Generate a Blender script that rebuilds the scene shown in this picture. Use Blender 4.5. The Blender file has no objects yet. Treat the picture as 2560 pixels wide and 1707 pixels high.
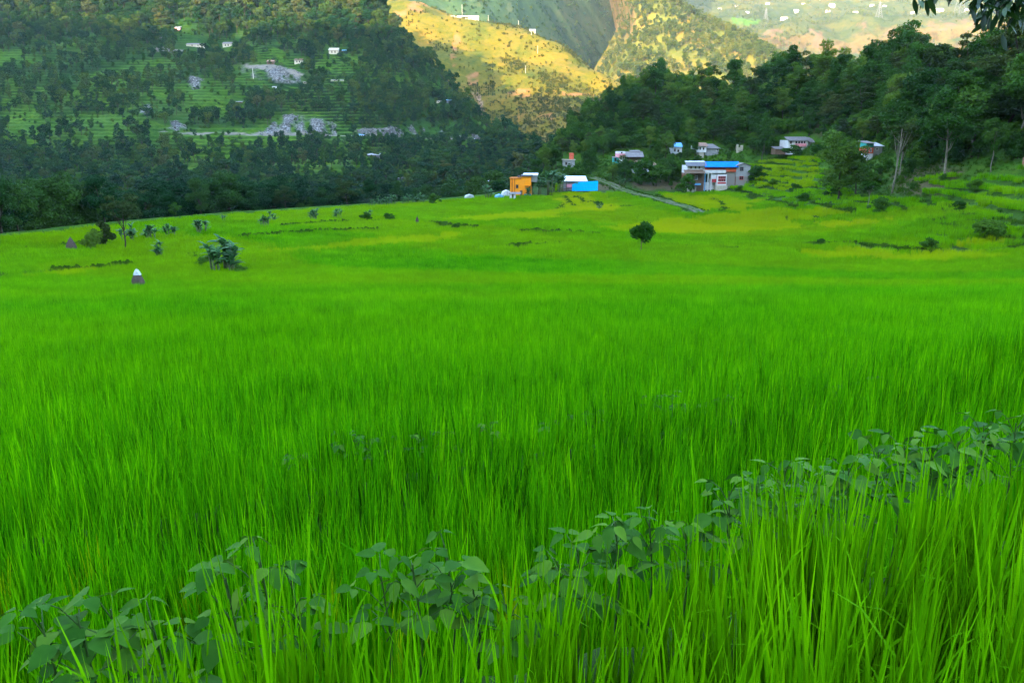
import bpy, math, random
import numpy as np

# ---------------------------------------------------------------- camera, world, sun, exposure
scene = bpy.context.scene
COL = scene.collection
F, CX, CY, HORIZON = 1990.0, 1280.0, 853.5, 350.0
PITCH = math.atan((CY - HORIZON) / F)
SP, CP = math.sin(PITCH), math.cos(PITCH)
cam_data = bpy.data.cameras.new('camera')
cam_data.sensor_width = 36.0
cam_data.lens = 36.0 * F / 2560.0
cam_data.clip_start, cam_data.clip_end = 0.05, 20000.0
cam = bpy.data.objects.new('camera', cam_data)
COL.objects.link(cam)
cam.location = (0, 0, 0)
cam.rotation_euler = (math.pi / 2 - PITCH, 0, 0)
scene.camera = cam

SUN_AZ, SUN_EL = math.radians(208.0), math.radians(13.0)
world = bpy.data.worlds.new('World')
scene.world = world
world.use_nodes = True
wn = world.node_tree
sky = wn.nodes.new('ShaderNodeTexSky')
sky.sky_type = 'NISHITA'
sky.sun_disc = False
sky.sun_elevation, sky.sun_rotation = SUN_EL, SUN_AZ
sky.altitude, sky.air_density, sky.dust_density, sky.ozone_density = 700, 1.0, 1.2, 1.0
wn.links.new(sky.outputs[0], wn.nodes['Background'].inputs[0])
wn.nodes['Background'].inputs[1].default_value = 0.15

sun_data = bpy.data.lights.new('sun', 'SUN')
sun_data.energy, sun_data.angle, sun_data.color = 2.0, math.radians(0.5), (1.0, 0.72, 0.40)
sun = bpy.data.objects.new('sun', sun_data)
COL.objects.link(sun)
sun.location = (-400, -500, 600)
sun.rotation_euler = (math.pi / 2 - SUN_EL, 0, math.pi - SUN_AZ)

vs = scene.view_settings
vs.view_transform, vs.look, vs.gamma, vs.use_curve_mapping = 'Standard', 'None', 1.0, False
vs.exposure = 3.8
cy = scene.cycles
cy.max_bounces, cy.diffuse_bounces, cy.glossy_bounces = 5, 3, 2
cy.transmission_bounces, cy.volume_bounces, cy.transparent_max_bounces = 3, 1, 8
cy.use_denoising = True

# ---------------------------------------------------------------- numeric helpers
R = np.random.default_rng(7)

def pix_dir(px, py):
    o = (np.asarray(py, float) - CY) / F
    return np.stack([(np.asarray(px, float) - CX) / F + 0 * o, CP - o * SP, -SP - o * CP], -1)

def at(px, py, dist):
    """World point seen at a photo pixel at a forward distance (metres)."""
    d = pix_dir(px, py)
    return d * (np.asarray(dist, float) / d[..., 1])[..., None]

def project(P):
    P = np.asarray(P, float)
    dep = P[..., 1] * CP - P[..., 2] * SP
    up = P[..., 1] * SP + P[..., 2] * CP
    dep = np.where(dep < 0.05, 0.05, dep)
    return CX + F * P[..., 0] / dep, CY - F * up / dep

_T = np.random.default_rng(3).random((256, 256))

def vnoise(x, y):
    xi, yi = np.floor(x).astype(int), np.floor(y).astype(int)
    fx, fy = x - xi, y - yi
    fx, fy = fx * fx * (3 - 2 * fx), fy * fy * (3 - 2 * fy)
    a, b = _T[xi & 255, yi & 255], _T[(xi + 1) & 255, yi & 255]
    c, d = _T[xi & 255, (yi + 1) & 255], _T[(xi + 1) & 255, (yi + 1) & 255]
    return (a * (1 - fx) + b * fx) * (1 - fy) + (c * (1 - fx) + d * fx) * fy

def fbm(x, y, scale, octv=4):
    s, a, t = 0.0, 1.0, 0.0
    x, y = np.asarray(x, float) / scale, np.asarray(y, float) / scale
    for i in range(octv):
        s = s + a * (vnoise(x + 17.3 * i, y - 9.1 * i) - 0.5)
        t += a; a *= 0.5; x = x * 2.03; y = y * 2.03
    return s / t * 2

def sstep(a, b, x):
    t = np.clip((x - a) / (b - a), 0, 1)
    return t * t * (3 - 2 * t)

def in_poly(px, py, poly):
    px, py = np.asarray(px, float), np.asarray(py, float)
    inside = np.zeros(px.shape, bool)
    n = len(poly)
    for i in range(n):
        x1, y1 = poly[i]; x2, y2 = poly[(i + 1) % n]
        if y1 == y2: continue
        inside ^= ((y1 > py) != (y2 > py)) & (px < (x2 - x1) * (py - y1) / (y2 - y1) + x1)
    return inside

def soft_poly(px, py, polys, wob=14.0, s=40.0):
    qx = px + wob * fbm(px + 50, py, s, 3); qy = py + wob * 0.6 * fbm(px, py + 90, s, 3)
    m = np.zeros(np.shape(px))
    for p in polys: m = np.maximum(m, in_poly(qx, qy, p).astype(float))
    return m

# ---------------------------------------------------------------- object helpers
def tag(o, label=None, cat=None, group=None, kind=None):
    if label: o['label'] = label
    if cat: o['category'] = cat
    if group: o['group'] = group
    if kind: o['kind'] = kind
    return o

def link(o, parent=None):
    COL.objects.link(o)
    if parent is not None: o.parent = parent
    return o

def empty(name, loc, rz=0.0, label=None, cat=None, group=None):
    o = bpy.data.objects.new(name, None)
    o.empty_display_size = 0.1
    o.location = tuple(float(v) for v in loc); o.rotation_euler = (0, 0, rz)
    return tag(link(o), label, cat, group)

class MB:
    """Collects vertices and faces for one mesh."""
    def __init__(s): s.v, s.f, s.m, s.n = [], [], [], 0
    def add(s, verts, faces, mi=0):
        verts = np.asarray(verts, float).reshape(-1, 3)
        s.v.append(verts)
        for f in faces: s.f.append([i + s.n for i in f]); s.m.append(mi)
        s.n += len(verts)
    def quads(s, V, mi=0):                      # V: (n,4,3)
        n = len(V); k = np.arange(n * 4).reshape(n, 4) + s.n
        s.v.append(V.reshape(-1, 3)); s.f.extend(k.tolist()); s.m.extend([mi] * n); s.n += n * 4
    def box(s, x0, x1, y0, y1, z0, z1, mi=0):
        v = [(x, y, z) for z in (z0, z1) for y in (y0, y1) for x in (x0, x1)]
        s.add(v, [(0, 2, 3, 1), (4, 5, 7, 6), (0, 1, 5, 4), (2, 6, 7, 3), (0, 4, 6, 2), (1, 3, 7, 5)], mi)
    def tube(s, pts, rad, n=6, mi=0, cap=True):
        pts = np.asarray(pts, float); rad = np.broadcast_to(rad, (len(pts),))
        rings = []
        for i, p in enumerate(pts):
            t = pts[min(i + 1, len(pts) - 1)] - pts[max(i - 1, 0)]
            t /= np.linalg.norm(t) + 1e-9
            a = np.cross(t, (0.31, 0.95, 0.05)); a /= np.linalg.norm(a) + 1e-9
            b = np.cross(t, a)
            an = np.arange(n) * 2 * math.pi / n
            rings.append(p + rad[i] * (np.cos(an)[:, None] * a + np.sin(an)[:, None] * b))
        f = [(i * n + j, i * n + (j + 1) % n, (i + 1) * n + (j + 1) % n, (i + 1) * n + j) for i in range(len(pts) - 1) for j in range(n)]
        if cap: f += [tuple(range(n))[::-1], tuple((len(pts) - 1) * n + j for j in range(n))]
        s.add(np.concatenate(rings), f, mi)
    def mesh(s, name, mats, smooth=False):
        me = bpy.data.meshes.new(name)
        V = np.concatenate(s.v) if s.v else np.zeros((0, 3))
        me.from_pydata(V.tolist(), [], s.f)
        for m in (mats if isinstance(mats, (list, tuple)) else [mats]): me.materials.append(m)
        me.polygons.foreach_set('material_index', s.m)
        if smooth: me.polygons.foreach_set('use_smooth', [True] * len(me.polygons))
        me.update()
        return me
    def obj(s, name, mats, parent=None, smooth=False):
        return link(bpy.data.objects.new(name, s.mesh(name, mats, smooth)), parent)

def grid_mesh(name, P, mat, attrs=None, smooth=True):
    nv, nu = P.shape[:2]
    i = np.arange(nv * nu).reshape(nv, nu)
    q = np.stack([i[:-1, :-1], i[:-1, 1:], i[1:, 1:], i[1:, :-1]], -1).reshape(-1, 4)
    me = bpy.data.meshes.new(name)
    me.vertices.add(nv * nu); me.vertices.foreach_set('co', P.reshape(-1).astype(np.float32))
    me.loops.add(q.size); me.loops.foreach_set('vertex_index', q.reshape(-1).astype(np.int32))
    me.polygons.add(len(q)); me.polygons.foreach_set('loop_start', (np.arange(len(q)) * 4).astype(np.int32))
    me.update(calc_edges=True); me.validate()
    me.polygons.foreach_set('use_smooth', [smooth] * len(me.polygons))
    me.materials.append(mat)
    for k, a in (attrs or {}).items():
        at_ = me.attributes.new(k, 'FLOAT', 'POINT'); at_.data.foreach_set('value', np.asarray(a, np.float32).reshape(-1))
    me.update()
    o = link(bpy.data.objects.new(name, me))
    return tag(o, kind='structure')

# ---------------------------------------------------------------- materials
class NT:
    def __init__(s, name):
        s.m = bpy.data.materials.new(name); s.m.use_nodes = True
        s.t = s.m.node_tree; s.t.nodes.clear()
        s.out = s.t.nodes.new('ShaderNodeOutputMaterial')
    def n(s, typ, **kw):
        o = s.t.nodes.new(typ)
        for k, v in kw.items(): setattr(o, k, v)
        return o
    def l(s, a, b): s.t.links.new(a, b)
    def noise(s, scale, detail=4, rough=0.6, coord='Generated'):
        if coord == 'world': c = s.n('ShaderNodeNewGeometry').outputs['Position']
        else: c = s.n('ShaderNodeTexCoord').outputs[coord]
        t = s.n('ShaderNodeTexNoise'); t.inputs['Scale'].default_value = scale
        t.inputs['Detail'].default_value = detail; t.inputs['Roughness'].default_value = rough
        s.l(c, t.inputs['Vector']); return t.outputs[0]
    def ramp(s, fac, stops):
        r = s.n('ShaderNodeValToRGB'); e = r.color_ramp.elements
        while len(e) < len(stops): e.new(0.5)
        for k, (p, c) in enumerate(stops):
            e[k].position = p; e[k].color = (c[0], c[1], c[2], 1)
        s.l(fac, r.inputs[0]); return r.outputs[0]
    def mix(s, fac, a, b, blend='MIX'):
        m = s.n('ShaderNodeMix', data_type='RGBA', blend_type=blend)
        for sock, v in ((m.inputs[0], fac), (m.inputs[6], a), (m.inputs[7], b)):
            if hasattr(v, 'links') or hasattr(v, 'is_linked'): s.l(v, sock)
            elif isinstance(v, (int, float)): sock.default_value = v
            else: sock.default_value = (v[0], v[1], v[2], 1)
        return m.outputs[2]
    def math(s, op, a, b=0.0):
        m = s.n('ShaderNodeMath', operation=op)
        for sock, v in ((m.inputs[0], a), (m.inputs[1], b)):
            if hasattr(v, 'is_linked'): s.l(v, sock)
            else: sock.default_value = v
        return m.outputs[0]
    def attr(s, name, typ='GEOMETRY'):
        a = s.n('ShaderNodeAttribute', attribute_name=name, attribute_type=typ); return a.outputs['Fac']
    def bump(s, h, strength=0.3, dist=0.1):
        b = s.n('ShaderNodeBump'); b.inputs['Strength'].default_value = strength; b.inputs['Distance'].default_value = dist
        s.l(h, b.inputs['Height']); return b.outputs[0]
    def finish(s, color, rough=0.7, spec=0.3, normal=None, trans=0.0, tcol=None, metal=0.0):
        p = s.n('ShaderNodeBsdfPrincipled')
        if hasattr(color, 'is_linked'): s.l(color, p.inputs['Base Color'])
        else: p.inputs['Base Color'].default_value = (*color[:3], 1)
        p.inputs['Roughness'].default_value = rough; p.inputs['Specular IOR Level'].default_value = spec
        p.inputs['Metallic'].default_value = metal
        if normal is not None: s.l(normal, p.inputs['Normal'])
        sh = p.outputs[0]
        if trans > 0:
            t = s.n('ShaderNodeBsdfTranslucent')
            c = tcol if tcol is not None else color
            if hasattr(c, 'is_linked'): s.l(c, t.inputs['Color'])
            else: t.inputs['Color'].default_value = (*c[:3], 1)
            mx = s.n('ShaderNodeMixShader'); mx.inputs[0].default_value = trans
            s.l(sh, mx.inputs[1]); s.l(t.outputs[0], mx.inputs[2]); sh = mx.outputs[0]
        s.l(sh, s.out.inputs['Surface'])
        return s.m

def plain(name, c, rough=0.75, var=0.25, scale=6.0, spec=0.25, bump=0.0, metal=0.0):
    t = NT(name); no = t.noise(scale, 5, 0.65, 'Object')
    d = tuple(x * (1 - var) for x in c); b = tuple(min(1, x * (1 + var * 0.7)) for x in c)
    return t.finish(t.ramp(no, [(0.3, d), (0.7, b)]), rough, spec, t.bump(no, bump, 0.03) if bump else None, metal=metal)

def leaf_mat(name, dark, mid, light, trans=0.3, rough=0.6, scale=0.5, spec=0.06):
    """Foliage: colour varies from one tree to the next and from clump to clump."""
    t = NT(name)
    oi = t.n('ShaderNodeObjectInfo').outputs['Random']
    no = t.noise(scale, 3, 0.6, 'world')
    f = t.math('ADD', t.math('MULTIPLY', oi, 0.55), t.math('MULTIPLY', no, 0.55))
    c = t.ramp(f, [(0.2, dark), (0.55, mid), (0.9, light)])
    return t.finish(c, rough, spec, trans=trans)

M = {}
M['tree_dark'] = leaf_mat('tree_leaves_dark', (0.009, 0.040, 0.006), (0.032, 0.098, 0.010), (0.11, 0.185, 0.018), 0.2, scale=0.25)
M['tree_olive'] = leaf_mat('tree_leaves_olive', (0.014, 0.036, 0.008), (0.03, 0.06, 0.011), (0.06, 0.085, 0.016), 0.25, scale=0.2)
M['tree_far'] = leaf_mat('tree_leaves_far', (0.004, 0.032, 0.010), (0.018, 0.064, 0.011), (0.075, 0.11, 0.012), 0.2, scale=0.03)
M['tree_edge'] = leaf_mat('tree_leaves_edge', (0.003, 0.026, 0.010), (0.010, 0.050, 0.013), (0.042, 0.10, 0.013), 0.2, scale=0.12)
M['tree_sun_tint'] = leaf_mat('tree_leaves_sun_tint', (0.014, 0.042, 0.012), (0.036, 0.066, 0.016), (0.085, 0.09, 0.022), 0.2, scale=0.03)  # tan leaf colour paints in the low sun on the hilltop crowns
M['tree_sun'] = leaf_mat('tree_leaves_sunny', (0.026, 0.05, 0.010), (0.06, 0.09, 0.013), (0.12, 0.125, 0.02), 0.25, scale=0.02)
M['shrub'] = leaf_mat('shrub_leaves', (0.014, 0.06, 0.006), (0.036, 0.11, 0.010), (0.08, 0.17, 0.014), 0.3, scale=0.4)
M['banana'] = leaf_mat('banana_leaves', (0.018, 0.075, 0.020), (0.04, 0.125, 0.034), (0.085, 0.19, 0.06), 0.3, 0.5, spec=0.12)
M['bean'] = leaf_mat('bean_leaves', (0.016, 0.075, 0.006), (0.040, 0.130, 0.011), (0.095, 0.20, 0.014), 0.25, 0.65, scale=16, spec=0.05)
M['branch_leaf'] = leaf_mat('branch_leaves', (0.012, 0.03, 0.015), (0.02, 0.05, 0.02), (0.05, 0.10, 0.025), 0.15, 0.4, spec=0.4)
M['bark'] = plain('bark', (0.05, 0.038, 0.026), 0.9, 0.45, 8, bump=0.5)
M['bark_pale'] = plain('bark_pale', (0.17, 0.15, 0.115), 0.9, 0.35, 6, bump=0.4)
M['stem'] = plain('bean_stem', (0.03, 0.075, 0.01), 0.7, 0.3, 10)
M['banana_stem'] = plain('banana_stem', (0.09, 0.11, 0.05), 0.7, 0.5, 5)
M['straw'] = plain('straw', (0.085, 0.062, 0.05), 0.95, 0.5, 14, bump=0.8)
M['plastic_white'] = plain('plastic_sheet_white', (0.38, 0.41, 0.44), 0.45, 0.15, 4, 0.5, 0.3)
M['white'] = plain('whitewash', (0.62, 0.62, 0.63), 0.85, 0.14, 2)
M['cream'] = plain('cream_plaster', (0.42, 0.39, 0.30), 0.9, 0.22, 2)
M['grey'] = plain('cement_plaster', (0.27, 0.28, 0.28), 0.9, 0.2, 1.5)
M['orange'] = plain('orange_paint', (0.85, 0.28, 0.01), 0.9, 0.07, 1.2)
M['orange_dark'] = plain('orange_stain', (0.45, 0.13, 0.01), 0.85, 0.25, 2)
M['teal'] = plain('teal_paint', (0.03, 0.27, 0.25), 0.8, 0.15, 2)
M['pink'] = plain('pink_paint', (0.68, 0.27, 0.32), 0.8, 0.1, 2)
M['red'] = plain('red_paint', (0.42, 0.045, 0.05), 0.7, 0.2, 3)
M['orange_red'] = plain('orange_red_paint', (0.52, 0.10, 0.05), 0.7, 0.2, 3)
M['purple'] = plain('purple_paint', (0.14, 0.05, 0.14), 0.7, 0.2, 3)
M['blue_roof'] = plain('blue_roof_sheet', (0.0, 0.17, 0.72), 0.8, 0.10, 1.5, 0.05)
M['blue_tarp'] = plain('blue_tarpaulin', (0.0, 0.40, 0.90), 0.8, 0.05, 1.2, 0.05, 0.15)
M['light_blue'] = plain('light_blue_sheet', (0.12, 0.36, 0.62), 0.5, 0.15, 2, 0.4)
M['tin'] = plain('tin_sheet', (0.50, 0.51, 0.54), 0.45, 0.2, 1.8, 0.5)
M['tin_dark'] = plain('weathered_roof_sheet', (0.17, 0.155, 0.155), 0.7, 0.3, 1.5)
M['slate'] = plain('slate_roof', (0.11, 0.11, 0.125), 0.8, 0.3, 4)
M['rust'] = plain('rusty_roof_sheet', (0.27, 0.16, 0.115), 0.8, 0.35, 2)
M['wood'] = plain('old_timber', (0.13, 0.085, 0.055), 0.9, 0.35, 5)
M['glass'] = plain('dark_window_pane', (0.018, 0.02, 0.028), 0.25, 0.3, 3, 0.5)
M['concrete_pole'] = plain('pole_concrete', (0.5, 0.47, 0.42), 0.9, 0.2, 2)
M['steel'] = plain('galvanised_steel', (0.11, 0.11, 0.105), 0.5, 0.1, 1, 0.4)
M['rock'] = plain('pale_rock', (0.11, 0.11, 0.108), 0.95, 0.4, 0.5, bump=0.5)

t = NT('brick_wall')
bt = t.n('ShaderNodeTexBrick'); bt.inputs['Scale'].default_value = 5.0
bt.inputs['Color1'].default_value = (0.25, 0.09, 0.05, 1); bt.inputs['Color2'].default_value = (0.19, 0.075, 0.05, 1)
bt.inputs['Mortar'].default_value = (0.22, 0.2, 0.18, 1); t.l(t.n('ShaderNodeTexCoord').outputs['Object'], bt.inputs['Vector'])
M['brick'] = t.finish(bt.outputs[0], 0.9)

def rice_mat(name, dark, mid, light, ripe, trans):
    t = NT(name)
    oi = t.n('ShaderNodeObjectInfo').outputs['Random']
    big = t.noise(0.10, 3, 0.55, 'world')
    f = t.math('ADD', t.math('MULTIPLY', oi, 0.22), t.math('ADD', t.math('MULTIPLY', big, 0.35), t.math('MULTIPLY', t.attr('leaf_tone'), 0.55)))
    c = t.ramp(f, [(0.22, dark), (0.55, mid), (0.88, light)])
    c = t.mix(t.attr('tint', 'INSTANCER'), c, ripe)
    return t.finish(c, 0.7, 0.02, trans=trans)
RICE_D, RICE_M, RICE_L = (0.010, 0.09, 0.0002), (0.055, 0.27, 0.0002), (0.17, 0.47, 0.0003)
M['rice'] = rice_mat('rice_leaves', RICE_D, RICE_M, RICE_L, (0.38, 0.42, 0.001), 0.2)
M['scrub_dry'] = leaf_mat('dry_scrub_leaves', (0.022, 0.04, 0.005), (0.055, 0.068, 0.007), (0.11, 0.095, 0.010), 0.2, scale=0.03)
M['grass'] = leaf_mat('bank_grass', (0.016, 0.06, 0.004), (0.035, 0.10, 0.005), (0.075, 0.13, 0.010), 0.3, scale=0.6)

# near ground: bund soil and grass, paddy mud, dirt track, by land cover attributes
t = NT('field_ground')
n1, n2 = t.noise(0.35, 5, 0.65, 'world'), t.noise(3.0, 4, 0.7, 'world')
grass = t.ramp(t.math('ADD', t.math('MULTIPLY', n1, 0.6), t.math('MULTIPLY', n2, 0.4)),
               [(0.3, (0.012, 0.045, 0.004)), (0.5, (0.03, 0.09, 0.005)), (0.7, (0.07, 0.11, 0.010))])
earth = t.ramp(n2, [(0.3, (0.05, 0.034, 0.018)), (0.7, (0.11, 0.08, 0.045))])
track = t.ramp(n2, [(0.3, (0.07, 0.06, 0.045)), (0.7, (0.17, 0.15, 0.125))])
mud = t.ramp(n2, [(0.3, (0.012, 0.035, 0.004)), (0.7, (0.03, 0.075, 0.005))])
c = t.mix(t.attr('mud'), grass, mud); c = t.mix(t.attr('earth'), c, earth); c = t.mix(t.attr('track'), c, track)
M['ground'] = t.finish(c, 0.95, 0.1, t.bump(n2, 0.5, 0.08))

def hill_mat(name, dark, mid, light, riser, rock, scale, steep=(0.55, 0.8), dirt=(0.42, 0.27, 0.16)):
    t = NT(name)
    n1, n2 = t.noise(scale, 6, 0.7, 'world'), t.noise(scale * 9, 4, 0.7, 'world')
    f = t.math('ADD', t.math('MULTIPLY', n1, 0.65), t.math('MULTIPLY', n2, 0.35))
    c = t.ramp(f, [(0.35, dark), (0.5, mid), (0.66, light)])
    nz = t.n('ShaderNodeSeparateXYZ'); t.l(t.n('ShaderNodeNewGeometry').outputs['Normal'], nz.inputs[0])
    st = t.n('ShaderNodeMapRange'); st.inputs[1].default_value, st.inputs[2].default_value = steep
    st.inputs[3].default_value, st.inputs[4].default_value = 1.0, 0.0
    t.l(nz.outputs[2], st.inputs[0])
    rs = t.ramp(f, [(0.38, tuple(x * 0.35 for x in riser)), (0.5, riser), (0.68, tuple(min(1, x * 1.35) for x in riser))])
    c = t.mix(st.outputs[0], c, rs)
    field = t.ramp(n2, [(0.3, (0.016, 0.06, 0.003)), (0.5, (0.042, 0.105, 0.004)), (0.75, (0.11, 0.15, 0.006))])
    flat = t.math('SUBTRACT', 1.0, st.outputs[0])
    c = t.mix(t.math('MULTIPLY', t.attr('terrace'), flat), c, field)
    n3 = t.noise(scale * 22, 5, 0.8, 'world')
    rk = t.ramp(n3, [(0.40, tuple(x * 0.22 for x in rock)), (0.5, tuple(x * 0.8 for x in rock)), (0.62, tuple(min(1, x * 2.0) for x in rock))])
    c = t.mix(t.attr('rock'), c, rk)
    dd = t.ramp(n2, [(0.3, tuple(x * 0.75 for x in dirt)), (0.7, dirt)])
    c = t.mix(t.attr('dirt'), c, dd)
    return t.finish(c, 0.95, 0.05, t.bump(n2, 0.6, 1.0))
M['hill_left'] = hill_mat('terraced_hillside', (0.008, 0.042, 0.006), (0.022, 0.068, 0.006), (0.05, 0.085, 0.010), (0.006, 0.026, 0.005), (0.115, 0.117, 0.118), 0.03, (0.72, 0.93), (0.17, 0.155, 0.135))
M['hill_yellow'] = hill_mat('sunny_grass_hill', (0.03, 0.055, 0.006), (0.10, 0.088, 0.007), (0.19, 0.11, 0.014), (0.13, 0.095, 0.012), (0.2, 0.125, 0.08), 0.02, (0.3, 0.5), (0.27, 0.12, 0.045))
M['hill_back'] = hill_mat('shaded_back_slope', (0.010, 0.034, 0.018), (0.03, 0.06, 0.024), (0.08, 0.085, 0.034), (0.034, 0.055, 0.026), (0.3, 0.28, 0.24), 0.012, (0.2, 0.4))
M['hill_spur'] = hill_mat('wooded_spur_ground', (0.05, 0.075, 0.012), (0.11, 0.11, 0.015), (0.19, 0.125, 0.024), (0.12, 0.085, 0.025), (0.4, 0.28, 0.18), 0.015, (0.3, 0.5))
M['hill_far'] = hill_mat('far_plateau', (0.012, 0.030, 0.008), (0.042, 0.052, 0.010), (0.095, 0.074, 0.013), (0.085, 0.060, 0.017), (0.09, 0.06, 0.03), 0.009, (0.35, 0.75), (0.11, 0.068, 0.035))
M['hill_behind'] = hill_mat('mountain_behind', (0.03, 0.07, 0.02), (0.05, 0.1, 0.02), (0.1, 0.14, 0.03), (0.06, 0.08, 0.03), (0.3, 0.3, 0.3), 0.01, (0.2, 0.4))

# ================================================================ TERRAIN
# ---- the bench with the rice fields, rising to the wooded slope on the right
B1 = lambda x, y: y - (2.05 + 0.42 * x)           # > 0 beyond the first (bean) bund
B2 = lambda x, y: y - (7.3 + 0.44 * x)            # > 0 beyond the second bund
ctrl = [  # photo pixel and distance: top of the crop or bare ground
    (740, 1130, 7.4), (1300, 1050, 8.6), (2260, 940, 10.5), (300, 1130, 7.2), (2900, 900, 12), (-300, 1130, 7),
    (0, 860, 19), (1280, 860, 17), (2560, 840, 18), (0, 760, 33), (1280, 760, 27), (2560, 750, 28), (-500, 760, 33), (3000, 740, 28),
    (345, 700, 60), (0, 660, 70), (555, 668, 74), (1000, 640, 80), (1603, 618, 92), (2000, 605, 95), (2480, 600, 82), (2900, 590, 70),
    (-400, 640, 75), (0, 590, 98), (-400, 610, 84), (330, 556, 118), (700, 525, 150), (1000, 506, 175), (1200, 492, 188), (1310, 484, 192),
    (1000, 560, 122), (1280, 555, 124), (1370, 520, 160), (1430, 472, 195), (1500, 470, 195), (1740, 520, 150), (1650, 488, 182),
    (1900, 510, 150), (2130, 525, 128), (1800, 474, 190), (1730, 474, 190), (1950, 478, 168), (1950, 400, 200), (2010, 370, 208), (2060, 430, 165),
    (2230, 472, 125), (2360, 446, 122), (2478, 430, 115), (2560, 425, 108), (2560, 490, 95), (2560, 550, 84), (2300, 520, 112), (2800, 480, 85),
    (1700, 382, 218), (1770, 388, 216), (1580, 392, 218), (1620, 430, 205), (1430, 415, 225), (2190, 385, 165), (2420, 330, 140), (2560, 300, 128),
    (1480, 310, 262), (1400, 350, 262), (1620, 245, 265), (1800, 255, 252), (2100, 210, 222), (2300, 215, 192), (2560, 190, 155), (2900, 150, 120),
]
cw = np.array([at(*c) for c in ctrl])
extra = []
for px, py, d in [(1620, 245, 265), (1800, 255, 252), (2100, 210, 222), (2300, 215, 192), (2560, 190, 155), (2900, 150, 120)]:
    p = at(px, py, d); extra.append((p[0] + 15, p[1] + 70, p[2] - 22)); extra.append((p[0] + 25, p[1] + 130, p[2] - 55))
extra += [(-15, -15, -1.0), (15, -15, -1.0), (0, -40, 2.0), (-60, 0, -2.0), (60, 0, -2.0), (-120, 60, -8.5)]
cw = np.vstack([cw, np.array(extra)])

def _tps(r2): return np.where(r2 > 1e-9, 0.5 * r2 * np.log(np.maximum(r2, 1e-9)), 0)
_n = len(cw); XY = cw[:, :2] / 50.0
A = np.zeros((_n + 3, _n + 3))
A[:_n, :_n] = _tps(((XY[:, None] - XY[None]) ** 2).sum(-1)) + np.eye(_n) * 0.012
A[:_n, _n] = 1; A[:_n, _n + 1:] = XY; A[_n:, :_n] = A[:_n, _n:].T
_w = np.linalg.solve(A, np.concatenate([cw[:, 2], np.zeros(3)]))

def tps(x, y):
    x, y = np.asarray(x, float), np.asarray(y, float)
    q = np.stack([x, y], -1).reshape(-1, 2) / 50.0
    out = np.empty(len(q))
    for i in range(0, len(q), 20000):
        s = q[i:i + 20000]
        out[i:i + 20000] = _tps(((s[:, None] - XY[None]) ** 2).sum(-1)) @ _w[:_n] + _w[_n] + s @ _w[_n + 1:]
    return out.reshape(x.shape)

EDGE = np.array([(-900, 66), (-300, 74), (0, 99), (330, 120), (700, 152), (1000, 177), (1200, 191), (1330, 206), (1400, 255), (1470, 300), (1530, 420), (3500, 420)])
def beyond_edge(x, y):
    yy = np.maximum(y, 1.0)
    return y - np.interp(CX + F * x / yy, EDGE[:, 0], EDGE[:, 1])

TERR_PX = [[(1850, 395), (2065, 385), (2080, 470), (1960, 490), (1830, 475)], [(2300, 440), (2700, 400), (2700, 545), (2480, 545), (2330, 500)]]
BUND_PX = [  # low grassy banks between the paddies, as seen
    [(-60, 684), (120, 668), (240, 661), (330, 652)], [(480, 625), (520, 640), (600, 668)], [(1240, 612), (1330, 604), (1440, 597)],
    [(1680, 606), (1760, 606), (1850, 612)], [(700, 560), (850, 548), (1000, 545)], [(1300, 570), (1400, 575), (1500, 576)],
    [(1070, 552), (1110, 557), (1190, 563)], [(1480, 500), (1500, 512), (1580, 512)], [(1640, 480), (1700, 505), (1745, 523)],
    [(1770, 487), (1800, 498), (1812, 512), (1806, 522)], [(1410, 488), (1425, 500), (1435, 512)], [(1440, 488), (1458, 494), (1460, 506)],
    [(1390, 520), (1403, 514), (1408, 505)], [(2000, 602), (2120, 598), (2230, 608), (2330, 618), (2450, 618), (2560, 605)],
    [(1860, 488), (1950, 500), (1990, 510)], [(60, 610), (200, 605), (270, 602)], [(1830, 475), (1900, 486), (2050, 505), (2150, 520)],
    [(600, 585), (800, 572), (980, 566)],
]

def crop_base(x, y):
    """Canopy height without bunds."""
    z = tps(x, y)
    d = beyond_edge(x, y)
    k = np.maximum(0, d - 1.0)
    z = z - 0.62 * k * sstep(0, 6, k)
    z = np.maximum(z, -66)
    px, py = project(np.stack([x, y, z], -1))
    tm = soft_poly(px, py, TERR_PX, 10, 30) * (y > 60)
    s = 1.15; q = z / s + 0.18 * fbm(x, y, 30, 2); fr = q - np.floor(q)
    zt = z + (np.floor(q) + sstep(0.72, 0.98, fr) - q) * s
    z = z + (zt - z) * tm
    b1, b2 = B1(x, y), B2(x, y)
    near = (np.abs(x) < 40) & (y < 40)
    zn = np.where(b2 < 0, -2.40 - 0.012 * np.clip(y, 0, 20), z)
    zn = np.where(b1 < 0, -1.02, zn)
    w = np.where(near, 1 - sstep(12, 30, np.abs(x)), 0)
    return z * (1 - w) + zn * w

def soil(x, y):
    x, y = np.asarray(x, float), np.asarray(y, float)
    z = crop_base(x, y) - 0.72 * (beyond_edge(x, y) < 0) * (1 - sstep(0, 60, tps(x, y) * 0 + np.maximum(0, tps(x, y) + 6)))
    w = (np.abs(x) < 30) & (y < 40)
    b1, b2 = B1(x, y), B2(x, y)
    z = np.where(w, np.maximum(z, -1.58 - 6.0 * np.maximum(0, np.abs(b1 + 0.02) - 0.14)), z)
    z = np.where(w, np.maximum(z, -3.05 - 4.0 * np.maximum(0, np.abs(b2 + 0.02) - 0.15)), z)
    return z

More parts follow.
